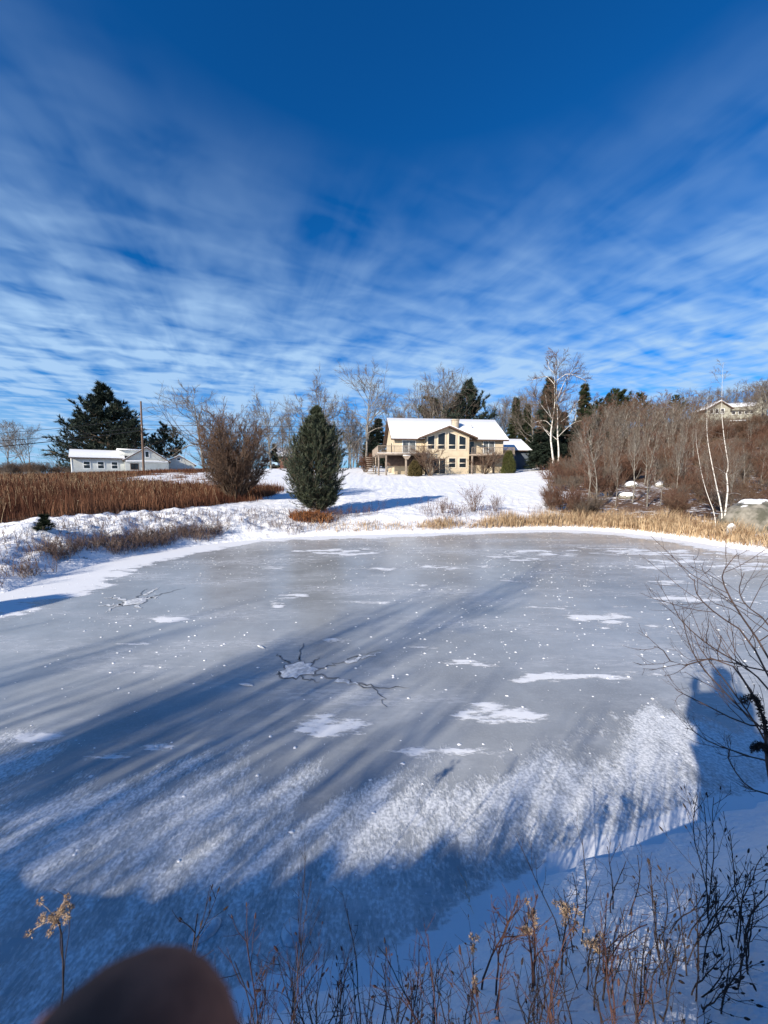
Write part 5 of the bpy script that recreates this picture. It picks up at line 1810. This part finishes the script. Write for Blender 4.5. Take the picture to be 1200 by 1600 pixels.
# ------------------------------------------------------------------ the photographer
def skin(name, verts, edges, radii, material, parent=None, root=0, sub=2):
    me = bpy.data.meshes.new(name)
    me.from_pydata(verts, edges, [])
    me.materials.append(MATS[material])
    o = bpy.data.objects.new(name, me)
    COL.objects.link(o)
    if parent is not None:
        o.parent = parent
    sk = o.modifiers.new('skin', 'SKIN')
    sk.use_smooth_shade = True
    me.skin_vertices.new() if not me.skin_vertices else None
    for i, r_ in enumerate(radii):
        d = me.skin_vertices[0].data[i]
        d.radius = r_ if isinstance(r_, tuple) else (r_, r_)
        d.use_root = (i == root)
    sb_ = o.modifiers.new('smooth', 'SUBSURF')
    sb_.levels = sb_.render_levels = sub
    return o


ph = empty('smartphone', (-.026, -.008, 2.345), 'dark smartphone held up by the photographer at the camera position', 'phone')
MB().box(-.05, .042, -.004, .004, -.08, .075).build('body', 'glass_dark', ph)

px0, py0 = -0.06, -0.42
g0 = gz(px0, py0)
Hn = 2.42 - g0                        # chin-to-brow height follows the ground
V = [(0, 0, .92), (0, 0, 1.1), (0, .01, 1.28), (0, .0, 1.42), (0, .01, 1.5), (0, .03, 1.58), (0, .03, 1.68),
     (-.1, 0, .86), (-.11, .02, .48), (-.12, 0, .08), (-.13, .14, .04), (.1, 0, .86), (.11, .02, .48), (.12, 0, .08), (.13, .14, .04),
     (-.17, 0, 1.40), (-.25, .08, 1.16), (-.15, .29, 1.33), (.17, 0, 1.40), (.27, .06, 1.14), (.1, .26, 1.36),
     (-.115, .375, 1.38)]
V = [(a, b, c) for a, b, c in V]
E = [(0, 1), (1, 2), (2, 3), (3, 4), (4, 5), (5, 6), (0, 7), (7, 8), (8, 9), (9, 10), (0, 11), (11, 12), (12, 13), (13, 14), (3, 15), (15, 16), (16, 17), (3, 18), (18, 19), (19, 20), (17, 21)]
Rr = [(.15, .12), (.14, .11), (.16, .12), (.14, .1), (.06, .06), (.085, .095), (.08, .09), .09, .065, .045, .035, .09, .065, .045, .035, .065, .05, .032, .065, .05, .035, (.034, .018)]


def loc_(w):
    return (w[0] - px0, w[1] - py0, w[2] - g0)


# left hand: palm vertex 21, then fingers; the index finger's tip hangs in front of the lens
V[17] = loc_((-.085, -.1, 2.265))
V[21] = loc_((-.062, -.045, 2.295))
fing = [[(-.052, -.006, 2.300), (-.041, .022, 2.315), (-.0295, .0345, 2.327), (-.0232, .0358, 2.3418)],
        [(-.05, -.004, 2.298), (-.036, .022, 2.302), (-.022, .018, 2.306)],
        [(-.056, -.006, 2.284), (-.04, .018, 2.284), (-.026, .012, 2.288)],
        [(-.064, -.012, 2.272), (-.05, .008, 2.27), (-.038, .004, 2.274)],
        [(-.05, -.06, 2.325), (-.035, -.05, 2.352), (-.022, -.045, 2.37)]]
frad = [[.015, .0175, .0172, .0102], [.009, .0085, .007], [.009, .0085, .007], [.008, .0075, .006], [.011, .0095, .008]]
for ch, rd in zip(fing, frad):
    prev = 21
    for w, r_ in zip(ch, rd):
        V.append(loc_(w))
        E.append((prev, len(V) - 1))
        Rr.append(r_)
        prev = len(V) - 1
person = skin('person', V, E, Rr, 'skin')
person.location = (px0, py0, g0)
tag(person, 'photographer in a dark coat with a blurred brown fingertip reaching in front of the lens', 'person')
ci = [0, 1, 2, 3, 15, 16, 17, 18, 19, 20]
mp = {v_: i for i, v_ in enumerate(ci)}
skin('coat', [V[i] for i in ci], [(mp[a], mp[b]) for a, b in E if a in mp and b in mp], [(.28, .19), (.27, .18), (.28, .18), (.2, .14), .1, .085, .06, .1, .085, .06], 'coat', person)
ci = [0, 7, 8, 9, 11, 12, 13]
mp = {v_: i for i, v_ in enumerate(ci)}
skin('trousers', [V[i] for i in ci], [(mp[a], mp[b]) for a, b in E if a in mp and b in mp], [(.17, .14), .11, .085, .07, .11, .085, .07], 'jeans', person)
for s_ in (9, 13):
    skin('boot', [(V[s_][0], V[s_][1], .2), (V[s_][0], V[s_][1], .06), (V[s_][0], V[s_][1] + .16, .04)], [(0, 1), (1, 2)], [.075, .065, .05], 'boot', person)
skin('hat', [(0, .02, 1.64), (0, .02, 1.72), (0, .02, 1.79)], [(0, 1), (1, 2)], [.115, .11, .05], 'wool', person)
# face: nose, eyes, mouth
MB().tube([(0, .125, 1.64), (0, .142, 1.6), (0, .125, 1.585)], [.008, .016, .012], 8).build('nose', 'skin', person, True)
for s_ in (-1, 1):
    MB().tube([(s_ * .032, .112, 1.635), (s_ * .032, .122, 1.635)], [.013, .006], 8).build('eye', 'glass_dark', person, True)
    MB().tube([(s_ * .088, .02, 1.6), (s_ * .1, .015, 1.63), (s_ * .09, .02, 1.65)], [.012, .016, .01], 8).build('ear', 'skin', person, True)
